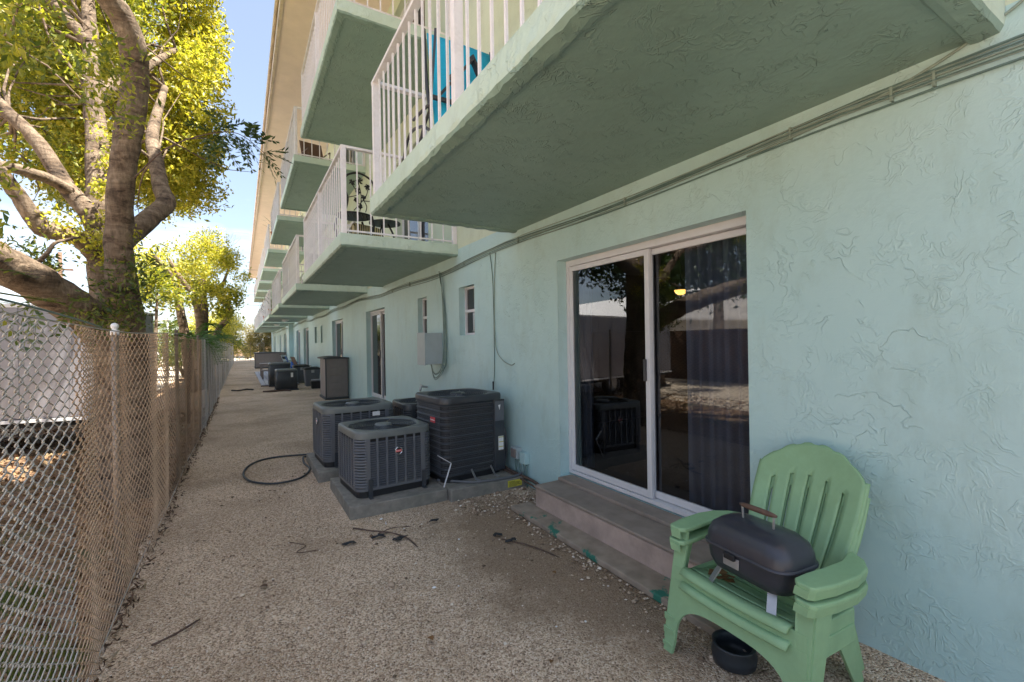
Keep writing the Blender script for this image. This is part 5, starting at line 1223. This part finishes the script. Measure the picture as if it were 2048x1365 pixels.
cs = MB(); cs.loft([rrect(.38, .5, .08, .35), rrect(.40, .52, .08, .5), rrect(.33, .45, .08, .56)]); tag(cs.build('outdoor_cushion', M['navy'], loc=(1.85, 26.5, .06)), 'navy blue cushion seat behind the patio table', 'cushion')
def folding(loc, rz, label, mat, frame='steel', name='lawn_chair'):
    c = empty(name, loc, rz, label, 'chair')
    q = MB(); q.obox((0, .0, .40), (.5, .45, .03), Matrix.Rotation(R(6), 3, 'X')); q.build('seat', M[mat], c)
    q = MB(); q.obox((0, .34, .72), (.5, .03, .65), Matrix.Rotation(R(-22), 3, 'X')); q.build('backrest', M[mat], c)
    for s_ in (-1, 1):
        q = MB(); q.tube([(s_*.26, -.25, 0), (s_*.26, .2, .40), (s_*.26, .47, 1.03)], .014, 6); q.build('leg', M[frame], c, True)
        q = MB(); q.tube([(s_*.26, .35, 0), (s_*.26, -.2, .42), (s_*.26, -.22, .62), (s_*.26, .25, .66)], .014, 6); q.build('leg', M[frame], c, True)
    return c
folding((2.2, 25.2, 0), R(60), 'black and white striped lawn chair by the far wall', 'bw')
folding((2.15, 22.6, 0), R(80), 'bright blue plastic chair by the wall near the bins', 'blueplastic', 'blueplastic', 'plastic_chair')
folding((2.3, 21.4, 0), R(100), 'brown framed chair just beyond the bins against the wall', 'brownfurn', 'brownfurn')
folding((2.3, 28.2, 0), R(80), 'brown framed chair furthest along the wall past the striped one', 'brownfurn', 'brownfurn')
bkt = MB(); bkt.loft([[(cos(t)*r, sin(t)*r, z) for t in np.linspace(0, 2*pi, 21)[:-1]] for r, z in ((.12, 0), (.15, .35), (.13, .35), (.10, .02))], True, True); tag(bkt.build('bucket', M['blueplastic'], smooth=True, loc=(1.95, 21.9, .45)), 'bright blue bucket among the chairs by the wall', 'bucket')
pst = MB(); pst.box(2.38, WX-.002, 29.3, 29.6, 0, 2.74); tag(pst.build('pilaster', M['mint']), 'mint wall pilaster beyond the far chairs', 'pillar')
twig([(.6, 17.0, .02), (.9, 16.8, .04), (1.2, 16.9, .03), (1.4, 16.7, .02)], .03, 'pile of dark reddish roots in front of the far condensers', 'root')
twig([(-.3, 18.2, .02), (-.1, 17.9, .03), (.15, 18.2, .03), (.35, 18.0, .02)], .025, 'dark root lying across the path ahead', 'root', 'tar')

# ================================================================== THINGS ON THE BALCONIES
Z1 = 2.905; Z2 = 5.768
sc_ = empty('sling_chair', (1.74, 3.72, Z1), 0, 'turquoise fabric reclining chair with dark frame on the nearest balcony', 'chair')
q = MB(); vs = []
for j in range(9):
    for i in range(7):
        u = i/6; v = j/8; vs.append((-.31+.62*u, .06*v-.10*(1-v)-.03*sin(pi*u)*(1 if v < .9 else .3), .42+.93*v))
q.add(vs, [(j*7+i, j*7+i+1, (j+1)*7+i+1, (j+1)*7+i) for j in range(8) for i in range(6)]); q.build('backrest', M['bluefab'], sc_, True, solid=.006)
q = MB(); q.add([(-.31, -.10, .42), (.31, -.10, .42), (.31, .50, .36), (-.31, .50, .36)], [(0, 1, 2, 3)]); q.build('seat', M['bluefab'], sc_, solid=.006)
for s_ in (-1, 1):
    q = MB(); q.tube(catmull([(s_*.34, .02, .10), (s_*.34, -.09, .42), (s_*.345, .0, .95), (s_*.33, .07, 1.38)], 5), .016, 8); q.build('side_frame', M['darkframe'], sc_, True)
    q = MB(); q.tube(catmull([(s_*.34, -.35, .0), (s_*.34, -.05, .45), (s_*.34, .45, .62), (s_*.34, .75, .35)], 5), .014, 8); q.build('leg', M['darkframe'], sc_, True)
    q = MB(); q.tube(catmull([(s_*.345, .6, .0), (s_*.345, .1, .50), (s_*.36, -.15, .62), (s_*.36, .3, .68)], 5), .014, 8); q.build('leg', M['darkframe'], sc_, True)
q = MB(); q.bar((-.28, -.12, .72), (.04, -.14, 1.12), .06, .02).bar((.02, -.14, 1.14), (.10, -.13, 1.00), .06, .02).bar((-.18, -.13, .92), (.02, -.14, .70), .05, .02).bar((.12, -.13, .98), (.29, -.14, 1.12), .05, .02).bar((-.34, -.12, .70), (.34, -.12, .70), .03).bar((-.33, -.08, .74), (-.29, -.10, 1.30), .02); q.build('lumbar_brace', M['darkframe'], sc_)
# cast iron chair
ic = empty('iron_chair', (1.42, 6.38, Z1), R(8), 'ornate black cast-iron chair with a rose pattern back on the second balcony', 'chair')
q = MB(); q.tube(catmull([(-.20, .0, .44), (-.17, .0, .60), (-.21, .02, .76), (-.17, .03, .91), (0, .04, .98), (.17, .03, .91), (.21, .02, .76), (.17, .0, .60), (.20, .0, .44)], 6), .014, 8); q.build('back_frame', M['iron'], ic, True)
q = MB(); rr = random.Random(4)
for (x, z, r) in ((0, .87, .055), (-.10, .83, .045), (.11, .80, .045), (-.02, .73, .045), (.05, .65, .04), (-.05, .60, .035), (.0, .52, .04)):
    for m_ in range(5):
        a = m_*2*pi/5+rr.random(); q.tube([(x, .02, z), (x+cos(a)*r*.6, .01, z+sin(a)*r*.6), (x+cos(a+.5)*r, .02, z+sin(a+.5)*r)], [.012, .014, .005], 5)
for (a_, c__) in (((0, .45), (-.02, .87)), ((-.02, .55), (-.12, .84)), ((.0, .55), (.12, .80)), ((-.15, .62), (.0, .70)), ((.15, .62), (.02, .60)), ((-.08, .45), (-.04, .60)), ((.08, .45), (.05, .62))):
    m_ = ((a_[0]+c__[0])/2+.03, (a_[1]+c__[1])/2); q.tube(catmull([(a_[0], .02, a_[1]), (m_[0], .015, m_[1]), (c__[0], .02, c__[1])], 4), .006, 5)
q.build('back_pattern', M['iron'], ic, True)
q = MB(); q.prism([(cos(t)*.24, .24+sin(t)*.22) for t in np.linspace(0, 2*pi, 21)[:-1]], 'z', .42, .445); q.build('seat', M['iron'], ic)
q = MB()
for k in range(12):
    a = pi+k*pi/11; q.tube([(cos(a)*.235, .24+sin(a)*.215, .42), (cos(a+.12)*.235, .24+sin(a+.12)*.215, .36)], .006, 4)
q.build('seat_apron', M['iron'], ic)
for x in (-.18, .18):
    for y_ in (.05, .42):
        q = MB(); q.tube(catmull([(x, y_, .42), (x*1.15, y_, .28), (x*.95, y_, .12), (x*1.2, y_, 0)], 4), [.016]*9+[.012]*4, 7); q.build('leg', M['iron'], ic, True)
cu = MB(); cu.loft([rrect(.22, .17, .06, -.05), rrect(.24, .19, .07, 0), rrect(.22, .17, .06, .05)]); tag(cu.build('striped_cushion', M['stripe'], smooth=True, loc=(1.58, 6.75, Z1+.17), rot=(R(90), 0, R(20))), 'striped beige and brown cushion standing behind the iron chair', 'cushion')
it = empty('iron_table', (1.95, 7.1, Z1), 0, 'small black cast-iron side table on the second balcony', 'table')
q = MB(); q.tube([(0, 0, .50), (0, 0, .515)], .24, 20); q.build('table_top', M['iron'], it)
for k in range(3):
    a = k*2*pi/3; q = MB(); q.tube(catmull([(cos(a)*.05, sin(a)*.05, .5), (cos(a)*.14, sin(a)*.14, .3), (cos(a)*.06, sin(a)*.06, .15), (cos(a)*.2, sin(a)*.2, 0)], 4), .014, 6); q.build('leg', M['iron'], it, True)
folding((1.9, 12.6, Z1), R(30), 'dark folding chair on the third lower balcony', 'darkframe', 'darkframe')
folding((1.7, 12.4, Z2), R(10), 'wooden folding chair on the upper balcony above the third one', 'brownfurn', 'wood')
folding((2.1, 13.7, Z2), R(-20), 'wooden folding chair beside the other on the third upper balcony', 'brownfurn', 'wood')
folding((1.9, 7.6, Z2), R(10), 'brown chair on the second upper balcony behind the bars', 'brownfurn', 'wood')
def spiky(loc, label, s=1.0, seed=1):
    rr = random.Random(seed); p = empty('potted_plant', loc, 0, label, 'plant')
    q = MB(); q.loft([[(cos(t)*r, sin(t)*r, z) for t in np.linspace(0, 2*pi, 17)[:-1]] for r, z in ((.10, 0), (.14, .24), (.155, .24), (.155, .27), (.12, .27), (.11, .22))], True, True); q.build('pot', M['terra'], p, True)
    q = MB()
    for k in range(34):
        a = rr.uniform(0, 2*pi); el = rr.uniform(.1, 1.35); L_ = s*rr.uniform(.35, .6); d = Vector((cos(a)*cos(el), sin(a)*cos(el), sin(el))); s_ = Vector((-sin(a), cos(a), 0))*.012
        o0 = Vector((0, 0, .26+.3*rr.random()*s)); q.add([o0-s_, o0+s_, o0+d*L_*.6+s_*.8, o0+d*L_*.6-s_*.8, o0+d*L_+Vector((0, 0, -.05))], [(0, 1, 2, 3), (3, 2, 4)])
    q.tube([(0, 0, .2), (0, 0, .5)], .02, 6); q.build('leaves', M['leafdark'], p); return p
spiky((1.20, 20.4, Z2), 'spiky potted plant poking past the rail of a far upper balcony', 1.3, 1)
spiky((1.22, 23.4, Z1), 'potted plant behind the rail of the fifth lower balcony', 1.4, 2)
spiky((1.20, 29.0, Z1), 'potted plant behind the rail of the sixth lower balcony', 1.6, 3)
spiky((1.3, 35.0, Z1), 'leafy potted plant rising over the rail of the seventh lower balcony', 2.2, 4)
